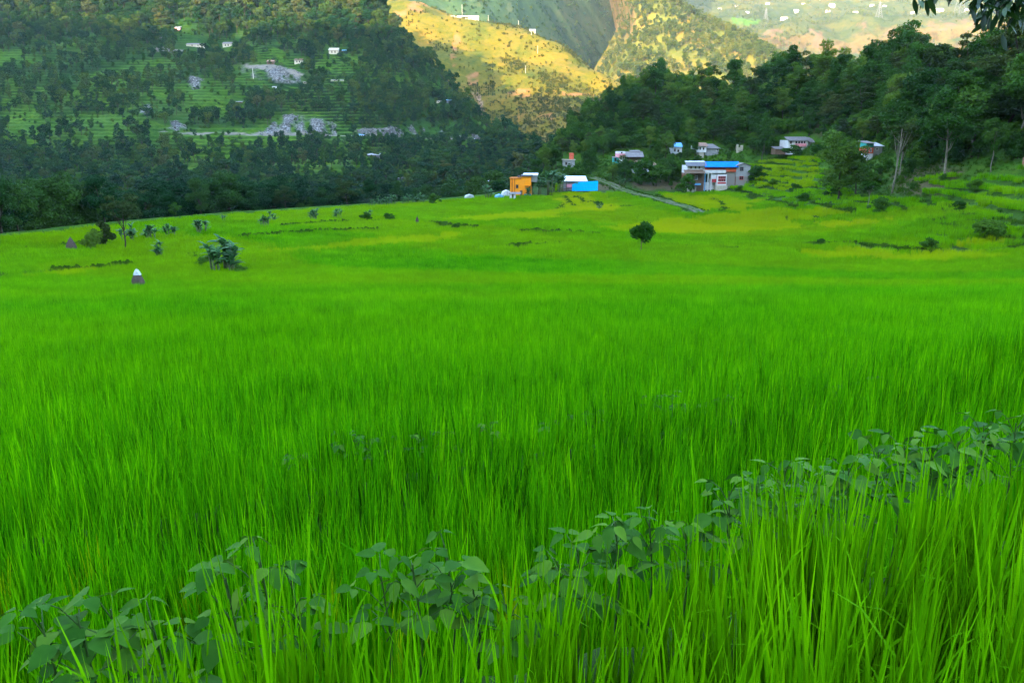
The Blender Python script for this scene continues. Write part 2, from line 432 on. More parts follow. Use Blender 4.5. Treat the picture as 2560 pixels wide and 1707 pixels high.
def hit(px, py, y0=4.0, y1=330.0):
    """Where the sight line through a photo pixel meets the bench."""
    ys = np.geomspace(y0, y1, 900); P = at(np.full(900, px), np.full(900, py), ys)
    below = P[:, 2] < crop_base(P[:, 0], P[:, 1])
    i = int(np.argmax(below)) if below.any() else 899
    p = P[i].copy(); p[2] = soil(p[0:1], p[1:2])[0]
    return p

def spaced(lo, hi, step_near, near, grow):
    out, v, s = [0.0], 0.0, step_near
    while v < hi:
        s = step_near if v < near else s * grow
        s = min(s, 1.6); v += s; out.append(v)
    pos = np.array(out); neg, v, s = [], 0.0, step_near
    while v > lo:
        s = step_near if -v < near else s * grow
        s = min(s, 1.6); v -= s; neg.append(v)
    return np.concatenate([np.array(neg)[::-1], pos])
xs = spaced(-190, 210, 0.14, 5.5, 1.04); ys = spaced(-45, 330, 0.14, 10.0, 1.035)
gx, gy = np.meshgrid(xs, ys)
gz = soil(gx, gy)
gz += 0.10 * fbm(gx, gy, 6.0, 3) * sstep(10, 40, gy) + 0.8 * fbm(gx, gy, 25, 4) * sstep(-2, 8, tps(gx, gy) + 9) * (gy > 80)
gpx, gpy = project(np.stack([gx, gy, gz], -1))

def polydist(x, y, line):
    d = np.full(np.shape(x), 1e9)
    for (x1, y1), (x2, y2) in zip(line[:-1], line[1:]):
        vx, vy = x2 - x1, y2 - y1; L = vx * vx + vy * vy + 1e-9
        t_ = np.clip(((x - x1) * vx + (y - y1) * vy) / L, 0, 1)
        d = np.minimum(d, np.hypot(x - x1 - t_ * vx, y - y1 - t_ * vy))
    return d

def smooth_line(pts, n=14):
    pts = np.asarray(pts, float)
    tt = np.linspace(0, 1, len(pts)); u = np.linspace(0, 1, n * (len(pts) - 1) + 1)
    o = np.stack([np.interp(u, tt, pts[:, k]) for k in range(pts.shape[1])], -1)
    for _ in range(10): o[1:-1] = 0.25 * o[:-2] + 0.5 * o[1:-1] + 0.25 * o[2:]
    return o
BUNDS = [smooth_line([hit(*p)[:2] for p in b]) for b in BUND_PX]
TRACK = smooth_line([hit(*p)[:2] for p in [(1480, 440), (1530, 458), (1570, 476), (1640, 490), (1700, 508), (1748, 526)]])
bd = np.full(gx.shape, 1e9)
for b in BUNDS: bd = np.minimum(bd, polydist(gx, gy, b))
td = polydist(gx, gy, TRACK)
gz += 0.30 * (1 - sstep(0.3, 1.1, bd)) + 0.25 * (1 - sstep(0.8, 2.4, td))
upland = sstep(-9.5, -5.5, tps(gx, gy)) * (gy > 60)
mud = (beyond_edge(gx, gy) < 0) * (1 - upland) * (bd > 0.7) * (td > 2.2)
earth_px = [[(2220, 430), (2330, 410), (2400, 420), (2370, 480), (2290, 490), (2230, 470)], [(2030, 315), (2100, 310), (2090, 335), (2030, 335)],
            [(1575, 455), (1740, 452), (1790, 470), (1700, 475), (1580, 472)], [(1850, 440), (1895, 430), (1880, 455)], [(2120, 600), (2330, 608), (2330, 625), (2140, 612)],
            [(1345, 575), (1390, 568), (1385, 577), (1350, 581)], [(1400, 460), (1560, 462), (1560, 478), (1400, 475)]]
earth = soft_poly(gpx, gpy, earth_px, 16, 25) * 0.8
ground = grid_mesh('ground', np.stack([gx, gy, gz], -1), M['ground'], {'mud': mud, 'earth': earth, 'track': 0 * earth})
def gz_at(x, y):
    i = np.clip(np.searchsorted(xs, x) - 1, 0, len(xs) - 2); j = np.clip(np.searchsorted(ys, y) - 1, 0, len(ys) - 2)
    fx, fy = (x - xs[i]) / (xs[i + 1] - xs[i]), (y - ys[j]) / (ys[j + 1] - ys[j])
    return (gz[j, i] * (1 - fx) + gz[j, i + 1] * fx) * (1 - fy) + (gz[j + 1, i] * (1 - fx) + gz[j + 1, i + 1] * fx) * fy
TL = smooth_line(TRACK, 5); tn = np.gradient(TL, axis=0); tn = np.stack([tn[:, 1], -tn[:, 0]], -1) / (np.hypot(tn[:, 0], tn[:, 1])[:, None] + 1e-9)
off = np.linspace(-1.1, 1.1, 25); wob = 1 + 0.22 * fbm(TL[:, 0], TL[:, 1], 6, 2)
TX = TL[:, None, :] + tn[:, None, :] * (off[None, :] * wob[:, None])[..., None]
TZ = gz_at(TX[..., 0], TX[..., 1]); TZ = np.maximum(TZ, TZ.mean(1, keepdims=True)) + 0.10
TZ[:, [0, -1]] -= 0.5
rut = (1 - sstep(0.20, 0.42, np.abs(np.abs(off) - 0.62)))[None, :] * (0.75 + 0.5 * fbm(TX[..., 0], TX[..., 1], 1.2, 3)); rut = np.clip(rut + 0.4 * (fbm(TX[..., 0], TX[..., 1], 3, 3) > 0.2) * (np.abs(off) < 1.1)[None, :], 0, 1)
grid_mesh('dirt_track', np.dstack([TX, TZ - 0.07 * rut]), M['ground'], {'mud': 0 * rut, 'earth': 0.15 + 0 * rut, 'track': rut * 0.7})

# ---- lofted hills
def loft(name, rows, nu, nv, mat, disp, covers, vknots=None, step=None, rough=None):
    W = np.array([[at(*p) for p in r] for r in rows])            # rows x knots x 3
    k = W.shape[1]; tu = np.linspace(0, 1, k); u = np.linspace(0, 1, nu)
    G = np.stack([[np.interp(u, tu, W[r, :, c]) for c in range(3)] for r in range(len(rows))])   # r,3,nu
    G = np.moveaxis(G, 1, 2)
    for _ in range(max(4, int(nu / k / 2)) * 3):
        G[:, 1:-1] = 0.25 * G[:, :-2] + 0.5 * G[:, 1:-1] + 0.25 * G[:, 2:]
    tv = np.linspace(0, 1, len(rows)) if vknots is None else np.array(vknots); v = np.linspace(0, 1, nv)
    P = np.empty((nv, nu, 3))
    idx = np.clip(np.searchsorted(tv, v, 'right') - 1, 0, len(rows) - 2)
    f = (v - tv[idx]) / (tv[idx + 1] - tv[idx])
    m = np.gradient(G, tv, axis=0)
    h = (tv[idx + 1] - tv[idx])[:, None, None]; f = f[:, None, None]
    P = (2 * f ** 3 - 3 * f ** 2 + 1) * G[idx] + (f ** 3 - 2 * f ** 2 + f) * h * m[idx] + (-2 * f ** 3 + 3 * f ** 2) * G[idx + 1] + (f ** 3 - f ** 2) * h * m[idx + 1]
    for amp, sc in disp: P[..., 2] += amp * fbm(P[..., 0] + P[..., 2] * 0.4, P[..., 1] + P[..., 2] * 0.3, sc, 4)
    px, py = project(P)
    attrs = {kk: soft_poly(px, py, pl, 16 if kk == 'terrace' else 9, 25) for kk, pl in covers.items()}
    if 'rock' in attrs: attrs['rock'] = attrs['rock'] * sstep(-0.22, 0.12, fbm(P[..., 0] * 1.3 + P[..., 2], P[..., 1] * 0.6 - P[..., 2], 6, 4))
    if 'dirt' in attrs and step is None: attrs['dirt'] = attrs['dirt'] * sstep(-0.25, 0.25, fbm(P[..., 0] * 1.2, P[..., 1] + P[..., 2], 16, 4))
    if step: attrs['terrace'] = np.maximum(attrs['terrace'], 0.55 * (fbm(P[..., 0], P[..., 1] * 1.5, 70, 4) > 0.10) * (py > 105) * (py < 440) * (px > -100))
    for kk in ('terrace', 'rock', 'dirt'): attrs.setdefault(kk, np.zeros(px.shape))
    if step:
        z = P[..., 2]; q = z / step; fr = q - np.floor(q)
        zt = (np.floor(q) + sstep(0.55, 1.0, fr)) * step
        w = (0.35 + 0.65 * attrs['terrace']) * (1 - attrs['rock'])
        P[..., 2] = z + (zt - z) * w
    if rough is not None:
        P[..., 2] += rough * attrs['rock'] * fbm(P[..., 0] * 1.0, P[..., 1] + P[..., 2], 5.0, 4)
        P[..., 1] += rough * attrs['rock'] * fbm(P[..., 0] + 40, P[..., 2], 4.0, 4)
    o = grid_mesh(name, P, mat, attrs)
    px, py = project(P)
    return {'P': P, 'px': px, 'py': py, 'a': attrs, 'o': o}

def hill_point(h, px, py, rad=9):
    if rad > 90: return None
    m = (np.abs(h['px'] - px) < rad) & (np.abs(h['py'] - py) < rad)
    P = h['P'][m]
    if not len(P): return hill_point(h, px, py, rad * 1.6)
    s = np.hypot(h['px'][m] - px, h['py'][m] - py) + 0.02 * P[:, 1]
    return P[np.argmin(s)]

# opposite hillside across the valley
kx = [-500, -200, 100, 400, 600, 800, 900, 950, 1000, 1100, 1200, 1300, 1400, 1500]
rp = [-120, -120, -115, -110, -95, -55, -12, 45, 100, 185, 270, 340, 390, 420]
rd = [820, 830, 840, 840, 830, 790, 750, 715, 680, 610, 535, 465, 420, 400]
rows = []
for f in (0.0, 0.14, 0.28, 0.42, 0.56, 0.7, 0.85, 1.0):
    rows.append([(x, 600 + (p - 600) * f, 320 + (d - 320) * f ** 0.95) for x, p, d in zip(kx, rp, rd)])
rows.append([(x + 30, p + 70, d + 110) for x, p, d in zip(kx, rp, rd)])
rows.append([(x + 60, p + 260, d + 240) for x, p, d in zip(kx, rp, rd)])
TERR2 = [[(150, 245), (250, 168), (330, 180), (330, 235), (280, 268), (170, 265)], [(355, 190), (410, 195), (412, 237), (360, 238)],
         [(610, 222), (860, 216), (900, 262), (1010, 312), (850, 305), (760, 288), (650, 240)], [(790, 130), (1000, 150), (1110, 215), (1085, 228), (830, 212), (770, 165)],
         [(470, 338), (760, 343), (860, 392), (790, 425), (600, 422), (490, 400)], [(450, 245), (590, 250), (560, 292), (470, 282)],
         [(0, 190), (110, 215), (100, 300), (0, 310)], [(600, 110), (700, 118), (720, 150), (630, 150)], [(930, 340), (1180, 372), (1150, 445), (930, 430)],
         [(20, 320), (110, 330), (90, 380), (0, 370)]]
ROCK2 = [[(600, 160), (700, 165), (755, 182), (750, 212), (700, 208), (640, 195), (600, 178)], [(380, 305), (440, 300), (480, 325), (390, 325)],
         [(690, 288), (760, 285), (845, 310), (830, 332), (650, 330), (690, 305)], [(880, 322), (1060, 318), (1060, 336), (890, 340)], [(650, 326), (860, 328), (860, 338), (640, 336)],
         [(1100, 333), (1205, 338), (1200, 350), (1110, 347)], [(360, 255), (382, 258), (372, 285), (352, 280)], [(470, 190), (500, 195), (495, 222), (478, 220)]]
DIRT2 = [[(400, 328), (700, 332), (900, 336), (1200, 346), (1200, 349), (900, 340), (700, 336), (400, 331)], [(610, 158), (690, 163), (760, 185), (750, 190), (690, 175), (610, 168)],
         [(370, 118), (440, 124), (470, 126), (440, 134), (370, 128)]]
HILL2 = loft('terraced_hill', rows, 300, 560, M['hill_left'], [(14, 130), (3.5, 40), (0.8, 10)], {'terrace': TERR2, 'rock': ROCK2, 'dirt': DIRT2}, step=2.3, rough=3.5)

# sunlit grassy spur
kx = [500, 700, 850, 960, 1050, 1150, 1250, 1330, 1400, 1470, 1530, 1580, 1650, 1760]
rp = [-60, -10, 10, 8, -4, 24, 44, 64, 94, 137, 182, 217, 252, 292]
rd = [1200, 1140, 1090, 1060, 1040, 1030, 1010, 990, 960, 930, 900, 880, 860, 840]
rows = [[(x, 470 + (p - 470) * f, 680 + (d - 680) * f) for x, p, d in zip(kx, rp, rd)] for f in (0, 0.25, 0.5, 0.75, 1.0)]
rows.append([(x + 25, p + 60, d + 110) for x, p, d in zip(kx, rp, rd)]); rows.append([(x + 60, p + 200, d + 230) for x, p, d in zip(kx, rp, rd)])
DIRT3 = [[(955, 38), (1010, 12), (1060, -20), (1110, -8), (1060, 24), (985, 46)], [(1158, 178), (1200, 183), (1195, 212), (1168, 214)], [(1175, 222), (1205, 225), (1200, 258), (1182, 255)],
         [(1270, 228), (1320, 222), (1350, 232), (1310, 245), (1272, 246)], [(1300, 258), (1322, 255), (1308, 312), (1296, 310)], [(1138, 55), (1150, 55), (1142, 165), (1130, 165)],
         [(1335, 290), (1390, 285), (1380, 300), (1335, 302)], [(1130, 18), (1230, 18), (1230, 30), (1130, 32)], [(1405, 232), (1540, 238), (1540, 244), (1405, 240)]]
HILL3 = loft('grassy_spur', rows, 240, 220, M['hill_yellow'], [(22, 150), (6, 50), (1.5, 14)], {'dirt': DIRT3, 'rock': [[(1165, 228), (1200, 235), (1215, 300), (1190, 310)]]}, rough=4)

# shaded slope behind it
dd = lambda x: float(np.interp(x, [900, 1250, 1620, 1900], [1060, 1240, 1900, 2300]))
kx = [950, 1060, 1150, 1240, 1330, 1410, 1490, 1560, 1620, 1660]
rows = [[(x, p, dd(x) + e) for x in kx] for p, e in ((330, -60), (210, 0), (100, 90), (0, 180), (-120, 310), (-260, 520), (-330, 800))]
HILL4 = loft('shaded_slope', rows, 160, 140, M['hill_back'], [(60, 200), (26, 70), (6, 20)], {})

# wooded spur in the sun
rows = [[(1440, 330, 1500), (1500, 340, 1000), (1600, 340, 990), (1700, 340, 980), (1780, 345, 980), (1860, 350, 970), (1960, 360, 960), (2100, 370, 950)],
        [(1480, 190, 1600), (1545, 195, 1190), (1620, 198, 1160), (1700, 208, 1140), (1780, 228, 1125), (1860, 248, 1115), (1960, 268, 1100), (2100, 300, 1090)],
        [(1540, 75, 1700), (1582, 78, 1345), (1640, 85, 1300), (1720, 104, 1275), (1800, 128, 1250), (1880, 154, 1230), (1970, 192, 1200), (2100, 252, 1180)],
        [(1515, -35, 1800), (1556, -35, 1470), (1605, -28, 1420), (1680, 14, 1390), (1760, 54, 1355), (1850, 90, 1320), (1955, 142, 1280), (2100, 225, 1240)],
        [(1500, -160, 1950), (1545, -150, 1650), (1600, -130, 1600), (1700, 40, 1500), (1785, 90, 1470), (1875, 130, 1430), (1980, 185, 1390), (2120, 262, 1350)],
        [(1520, 100, 2000), (1560, 120, 1800), (1640, 150, 1750), (1740, 220, 1650), (1820, 260, 1620), (1910, 290, 1580), (2010, 320, 1540), (2150, 360, 1500)]]
HILL5 = loft('wooded_spur', rows, 140, 160, M['hill_spur'], [(14, 120), (5, 40)], {})

# hazy plateau far away with its cliff band
kx = [1250, 1550, 1750, 1900, 2050, 2200, 2350, 2560, 2800, 3150]
def prow(pys, ds): return [(x, p, d) for x, p, d in zip(kx, pys, ds)]
rows = [prow([330] * 10, [2050] * 10), prow([215, 210, 200, 190, 180, 185, 180, 180, 180, 180], [2280] * 10),
        prow([150, 130, 118, 128, 130, 135, 122, 110, 110, 110], [2380, 2370, 2360, 2350, 2350, 2350, 2340, 2340, 2340, 2340]),
        prow([80, 66, 64, 74, 68, 62, 58, 58, 58, 58], [2440, 2430, 2420, 2400, 2400, 2400, 2390, 2380, 2380, 2380]),
        prow([40, 34, 40, 44, 40, 38, 36, 36, 36, 36], [2720] * 10), prow([0, -2, 2, 6, 4, 2, 4, 4, 4, 4], [3000] * 10),
        prow([-60] * 10, [3400] * 10), prow([-170] * 10, [4000] * 10)]
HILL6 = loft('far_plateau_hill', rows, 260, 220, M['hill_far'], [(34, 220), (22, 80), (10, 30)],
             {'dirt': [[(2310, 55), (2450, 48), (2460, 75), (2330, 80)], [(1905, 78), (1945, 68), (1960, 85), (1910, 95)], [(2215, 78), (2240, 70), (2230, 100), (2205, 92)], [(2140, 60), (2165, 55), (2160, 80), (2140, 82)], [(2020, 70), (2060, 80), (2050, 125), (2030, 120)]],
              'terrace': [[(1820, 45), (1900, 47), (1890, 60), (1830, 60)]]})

# valley floor under everything, and the mountain behind the camera that shades the valley
MB_ = MB(); MB_.add([(-2600, -1900, -80), (2600, -1900, -80), (2600, 4400, -80), (-2600, 4400, -80)], [(0, 1, 2, 3)])
tag(MB_.obj('valley_floor', M['hill_behind']), kind='structure')
es = np.array([-math.sin(SUN_AZ), -math.cos(SUN_AZ)]); ec = np.array([es[1], -es[0]])
cs = np.linspace(-1500, 1100, 130)
crest = np.interp(cs, [-1500, -663, -532, -471, -413, -316, 0], [332, 346, 360, 360, 360, 376, 420]) + 14 * fbm(cs, cs * 0 + 5, 160, 4)
prof = [(-1150, -79, 0), (-900, 0, 0.45), (-640, 0, 1.0), (-420, 0, 0.68), (-220, 0, 0.30), (-110, 0, 0.06), (-60, -79, 0)]
Pm = np.array([[np.append(es * s + ec * c, max(-79, b + k * h)) for c, h in zip(cs, crest)] for s, b, k in prof])
Pm[1:-1, :, 2] += 10 * fbm(Pm[1:-1, :, 0], Pm[1:-1, :, 1], 60, 3)
grid_mesh('mountain_behind', Pm, M['hill_behind'], {k: np.zeros(Pm.shape[:2]) for k in ('terrace', 'rock', 'dirt')})

# the valley air
mh = bpy.data.materials.new('valley_haze'); mh.use_nodes = True; mh.node_tree.nodes.clear()
ho = mh.node_tree.nodes.new('ShaderNodeOutputMaterial'); hv = mh.node_tree.nodes.new('ShaderNodeVolumePrincipled')
hv.inputs['Color'].default_value = (0.74, 0.88, 1.0, 1); hv.inputs['Density'].default_value = HAZE = 0.00004
hv.inputs['Anisotropy'].default_value = 0.1
mh.node_tree.links.new(hv.outputs[0], ho.inputs['Volume'])
zt = max(float(h['P'][..., 2].max()) for h in (HILL2, HILL3, HILL4, HILL5, HILL6)) + 60
hb = MB(); hb.box(-2700, 2700, -2000, 4500, -82, zt)
hz = tag(hb.obj('haze', mh), 'pale air haze filling the whole valley', 'haze', kind='stuff')

# ================================================================ SCATTERED STUFF (geometry nodes instances)
def scatter(name, pts, rotz, scale, idx, tint, meshes, label, cat, tilt=None):
    coll = bpy.data.collections.new(name + '_sources')
    for i, me in enumerate(meshes):
        coll.objects.link(bpy.data.objects.new('%s_source_%02d' % (name, i), me))
    n = len(pts); me = bpy.data.meshes.new(name)
    me.vertices.add(n); me.vertices.foreach_set('co', np.asarray(pts, np.float32).reshape(-1))
    rot = np.zeros((n, 3), np.float32); rot[:, 2] = rotz
    if tilt is not None: rot[:, :2] = tilt
    sc = np.asarray(scale, np.float32)
    if sc.ndim == 1: sc = np.stack([sc] * 3, -1)
    for k, ty, prop, a in (('rot', 'FLOAT_VECTOR', 'vector', rot), ('scl', 'FLOAT_VECTOR', 'vector', sc), ('idx', 'INT', 'value', np.asarray(idx, np.int32)), ('tint', 'FLOAT', 'value', np.asarray(tint, np.float32))):
        me.attributes.new(k, ty, 'POINT').data.foreach_set(prop, a.reshape(-1))
    o = link(bpy.data.objects.new(name, me))
    ng = bpy.data.node_groups.new(name + '_nodes', 'GeometryNodeTree')
    ng.interface.new_socket('Geometry', in_out='INPUT', socket_type='NodeSocketGeometry')
    ng.interface.new_socket('Geometry', in_out='OUTPUT', socket_type='NodeSocketGeometry')
    gi, go = ng.nodes.new('NodeGroupInput'), ng.nodes.new('NodeGroupOutput')
    ci = ng.nodes.new('GeometryNodeCollectionInfo'); ci.inputs[0].default_value = coll
    ci.inputs['Separate Children'].default_value = True; ci.inputs['Reset Children'].default_value = True
    ip = ng.nodes.new('GeometryNodeInstanceOnPoints'); ip.inputs['Pick Instance'].default_value = True
    def na(nm, ty):
        a = ng.nodes.new('GeometryNodeInputNamedAttribute'); a.data_type = ty; a.inputs[0].default_value = nm; return a.outputs[0]
    L = ng.links.new
    L(gi.outputs[0], ip.inputs['Points']); L(ci.outputs[0], ip.inputs['Instance']); L(na('idx', 'INT'), ip.inputs['Instance Index'])
    e2r = ng.nodes.new('FunctionNodeEulerToRotation'); L(na('rot', 'FLOAT_VECTOR'), e2r.inputs[0]); L(e2r.outputs[0], ip.inputs['Rotation'])
    L(na('scl', 'FLOAT_VECTOR'), ip.inputs['Scale']); L(ip.outputs[0], go.inputs[0])
    md = o.modifiers.new('scatter', 'NODES'); md.node_group = ng
    return tag(o, label, cat, kind='stuff')

# ---- rice
def blade_set(rng, n, height, spread, width, seg, lean=0.55, foot=0.03):
    """n rice leaves rising from one foot, as quad strips narrowing to a tip."""
    out = []
    an = rng.uniform(0, 2 * math.pi, n); L = height * rng.uniform(0.72, 1.12, n); bend = rng.uniform(0.06, lean, n) ** 1.4
    base = rng.normal(0, foot, (n, 2)); tw = rng.uniform(-1.1, 1.1, n)
    s = np.linspace(0, 1, seg + 1)
    for i in range(n):
        d = np.array([math.cos(an[i]), math.sin(an[i])])
        r = L[i] * spread * (0.25 * s * bend[i] * 2 + bend[i] * s ** 2.6)
        z = L[i] * (s - 0.22 * bend[i] * s ** 3)
        if rng.random() < 0.05: r = r + L[i] * 0.35 * np.maximum(0, s - 0.6) ; z = z - L[i] * 0.9 * np.maximum(0, s - 0.7) ** 1.3
        c = np.stack([base[i, 0] + d[0] * r, base[i, 1] + d[1] * r, z], -1)
        wa = an[i] + math.pi / 2 + tw[i] * s * 0.9
        w = width * rng.uniform(0.7, 1.25) * np.minimum(1, 0.45 + 2.2 * s) * (1 - s ** 3.2)
        wv = np.stack([np.cos(wa), np.sin(wa), 0 * s], -1) * w[:, None] * 0.5
        a, b = c - wv, c + wv
        out.append(np.stack([a[:-1], b[:-1], b[1:], a[1:]], 1))
    return np.concatenate(out)

rr = np.random.default_rng(21)
def rice_mesh(name, build, seg):
    m = MB(); V = build(); m.quads(V); me = m.mesh(name, M['rice'])
    tone = np.repeat(np.clip(rr.normal(0.5, 0.24, len(V) // seg), 0, 1), seg * 4)
    me.attributes.new('leaf_tone', 'FLOAT', 'POINT').data.foreach_set('value', tone.astype(np.float32)); return me
near_src = [rice_mesh('rice_hill', lambda: blade_set(rr, 30, 0.82, 0.5, 0.0115, 6, 0.38), 6) for _ in range(9)]
mid_src = [rice_mesh('rice_tuft', lambda: blade_set(rr, 24, 0.76, 0.5, 0.011, 4, 0.4, 0.05), 4) for _ in range(7)]
def patch(size, ncl, nb, w, seg):
    def b():
        out = []
        for _ in range(ncl):
            q = blade_set(rr, nb, 0.74 * rr.uniform(0.88, 1.1), 0.5, w, seg, 0.5, 0.07)
            q[..., 0] += rr.uniform(-size / 2, size / 2); q[..., 1] += rr.uniform(-size / 2, size / 2); out.append(q)
        return np.concatenate(out)
    return b
far_src = [rice_mesh('rice_patch', patch(1.1, 26, 14, 0.016, 2), 2) for _ in range(5)]
vfar_src = [rice_mesh('rice_patch_wide', patch(2.3, 60, 10, 0.032, 2), 2) for _ in range(5)]

RIPE_PX = [[(1490, 568), (1620, 556), (1900, 522), (2060, 518), (2120, 530), (2000, 548), (2000, 572), (1800, 584), (1600, 584)],
           [(1385, 500), (1420, 485), (1480, 482), (1488, 505), (1540, 512), (1560, 524), (1420, 530), (1390, 524), (1410, 512)],
           [(1650, 484), (1760, 488), (1808, 508), (1800, 524), (1742, 522)], [(1772, 487), (1850, 494), (1882, 515), (1870, 526), (1815, 524), (1812, 506)],
           [(690, 628), (960, 592), (1150, 580), (1150, 594), (950, 612), (760, 626)], [(1090, 548), (1300, 531), (1400, 524), (1400, 545), (1200, 550)],
           [(2170, 640), (2400, 622), (2520, 638), (2300, 652)], [(2030, 560), (2140, 548), (2260, 545), (2140, 566)], [(1860, 490), (1910, 500), (1900, 512)],
           [(60, 690), (180, 672), (270, 668), (200, 684)], [(2380, 595), (2540, 585), (2540, 600), (2400, 610)], [(1900, 395), (2050, 390), (2050, 470), (1900, 478)], [(2000, 622), (2200, 618), (2250, 640), (2050, 645)]]
BARE_PX = [[(1345, 576), (1390, 566), (1388, 578), (1350, 583)]]

def rice_points(y0, y1, sp, margin, seed):
    r = np.random.default_rng(seed)
    y = np.arange(y0, y1, sp); w = 0.643 * y1 * 1.12 + margin; x = np.arange(-w, w, sp)
    X, Y = np.meshgrid(x, y); X = X.ravel(); Y = Y.ravel()
    X = X + r.uniform(-.42, .42, X.size) * sp; Y = Y + r.uniform(-.42, .42, Y.size) * sp
    k = np.abs(X) < 0.643 * Y * 1.12 + margin
    X, Y = X[k], Y[k]
    Z = soil(X, Y)
    b1, b2 = B1(X, Y), B2(X, Y)
    k = (np.abs(b1 + 0.02) > 0.17) & (np.abs(b2 + 0.02) > 0.07) & (beyond_edge(X, Y) < -0.6)
    if y1 > 20:
        d = np.full(X.size, 1e9)
        for b in BUNDS: d = np.minimum(d, polydist(X, Y, b))
        k &= (d > 0.85) & (polydist(X, Y, TRACK) > 2.6)
        P3 = np.stack([X, Y, Z + 0.5], -1); px, py = project(P3)
        up = tps(X, Y)
        k &= (Y < 62) | (up < -8.2 + 0.6 * fbm(X, Y, 12, 2)) | (soft_poly(px, py, TERR_PX, 10, 30) > 0)
        k &= ~((px > 1390) & (px < 1830) & (py < 479)) & ~((px > 1130) & (px < 1380) & (py < 489))
        k &= soft_poly(px, py, BARE_PX, 2, 20) < 0.5
        tint = soft_poly(px, py, RIPE_PX, 8, 40) * np.where((px > 1880) & (py < 482), 0.45, 0.68) * (0.65 + 0.25 * fbm(X, Y, 8, 2))
        pid = np.floor(Y / (3.5 + 0.07 * Y) + 0.035 * X + 0.9 * fbm(X, Y, 45, 2)).astype(int)
        tint = np.clip(tint + 0.22 * (_T[pid & 255, 7] - 0.45) * sstep(20, 50, Y) + 0.05 + 0.20 * sstep(25, 140, Y) + 0.10 * fbm(X, Y, 18, 3), 0, 1)  # distance term paints far rice brighter, as fewer shaded stalk gaps show there
    else:
        tint = np.clip(0.02 + 0.10 * fbm(X, Y, 2.0, 3) + 0.11 * (b1 < 0) + 0.5 * (r.random(X.size) < 0.015), 0, 0.6)
    return np.stack([X, Y, Z], -1)[k], tint[k]

def rice(name, parts, label):
    for i, (y0, y1, sp, mg, src, hs) in enumerate(parts):
        p, ti = rice_points(y0, y1, sp, mg, 5 + i)
        n = len(p); r = np.random.default_rng(40 + i)
        h = hs * (1 + 0.14 * fbm(p[:, 0], p[:, 1], 2.5 if y1 < 40 else 9, 3)) * r.uniform(0.88, 1.1, n)
        if i == 0: h = np.where(B1(p[:, 0], p[:, 1]) < 0, h * r.uniform(0.82, 1.15, n), h)
        s = np.stack([r.uniform(0.9, 1.1, n)] * 2 + [h], -1)
        scatter(name if i == 0 else '%s.%03d' % (name, i), p, r.uniform(0, 6.283, n), s, r.integers(0, len(src), n), ti, src, label[i], 'rice', tilt=r.normal(0, 0.05, (n, 2)) + np.array([0.0, -0.03]))

rice('rice_crop', [(0.84, 4.6, 0.135, 1.8, near_src, 1.0), (4.6, 26, 0.185, 2.2, mid_src, 1.0), (26, 78, 0.85, 3, far_src, 1.0), (78, 208, 1.75, 6, vfar_src, 1.0)],
     ['tall green rice blades in the nearest paddy around the bean plants', 'dense green rice beyond the bean row', 'bright green rice across the middle of the field', 'green and yellowing rice paddies at the far end below the village'])

# ---- grass on banks, bunds and the slope to the right
def tuft(n, h, w, spread=0.9):
    m = MB(); m.quads(blade_set(rr, n, h, spread, w, 3, 0.9, 0.12)); return m.mesh('grass_tuft', M['grass'])
tufts = [tuft(26, 0.42, 0.03) for _ in range(5)]
gp = []
for b in BUNDS + [TRACK]:
    seg = np.hypot(*np.diff(b, axis=0).T).sum(); k = int(seg * 5)
    i = R.uniform(0, len(b) - 1.001, k); j = i.astype(int); q = b[j] + (b[j + 1] - b[j]) * (i - j)[:, None]
    gp.append(q + R.normal(0, 0.45 if b is not TRACK else 1.3, q.shape))
gx_, gy_ = R.uniform(-2.6, 4.2, 900), R.uniform(-0.14, 0.12, 900)
near_bund = np.stack([gx_, 2.03 + 0.42 * gx_ + gy_], -1)
up = np.stack([R.uniform(-20, 140, 60000), R.uniform(60, 230, 60000)], -1)
uz = tps(up[:, 0], up[:, 1]); k = (uz > -9.5) & (uz < 0) & (np.abs(up[:, 0]) < 0.75 * up[:, 1]) & (beyond_edge(up[:, 0], up[:, 1]) < 0)
gp.append(up[k][:15000])
q = np.concatenate(gp); z = soil(q[:, 0], q[:, 1])
scatter('bank_grass', np.column_stack([q, z + 0.05]), R.uniform(0, 6.28, len(q)), R.uniform(0.6, 1.5, len(q)), R.integers(0, 5, len(q)), R.random(len(q)), tufts, 'rough grass on the banks between paddies and on the slope below the trees', 'grass')
# ================================================================ TREES
def leaf_quads(pos, nrm, size, rng):
    n = len(pos); nrm = nrm / (np.linalg.norm(nrm, axis=1, keepdims=True) + 1e-9)
    a = np.cross(nrm, rng.normal(0, 1, (n, 3))); a /= np.linalg.norm(a, axis=1, keepdims=True) + 1e-9
    b = np.cross(nrm, a); s = (size * rng.uniform(0.55, 1.3, n))[:, None]
    return np.stack([pos - a * s * 0.55, pos + b * s * 0.36 + nrm * s * 0.1, pos + a * s * 0.6 - nrm * s * 0.16, pos - b * s * 0.36 + nrm * s * 0.1], 1)

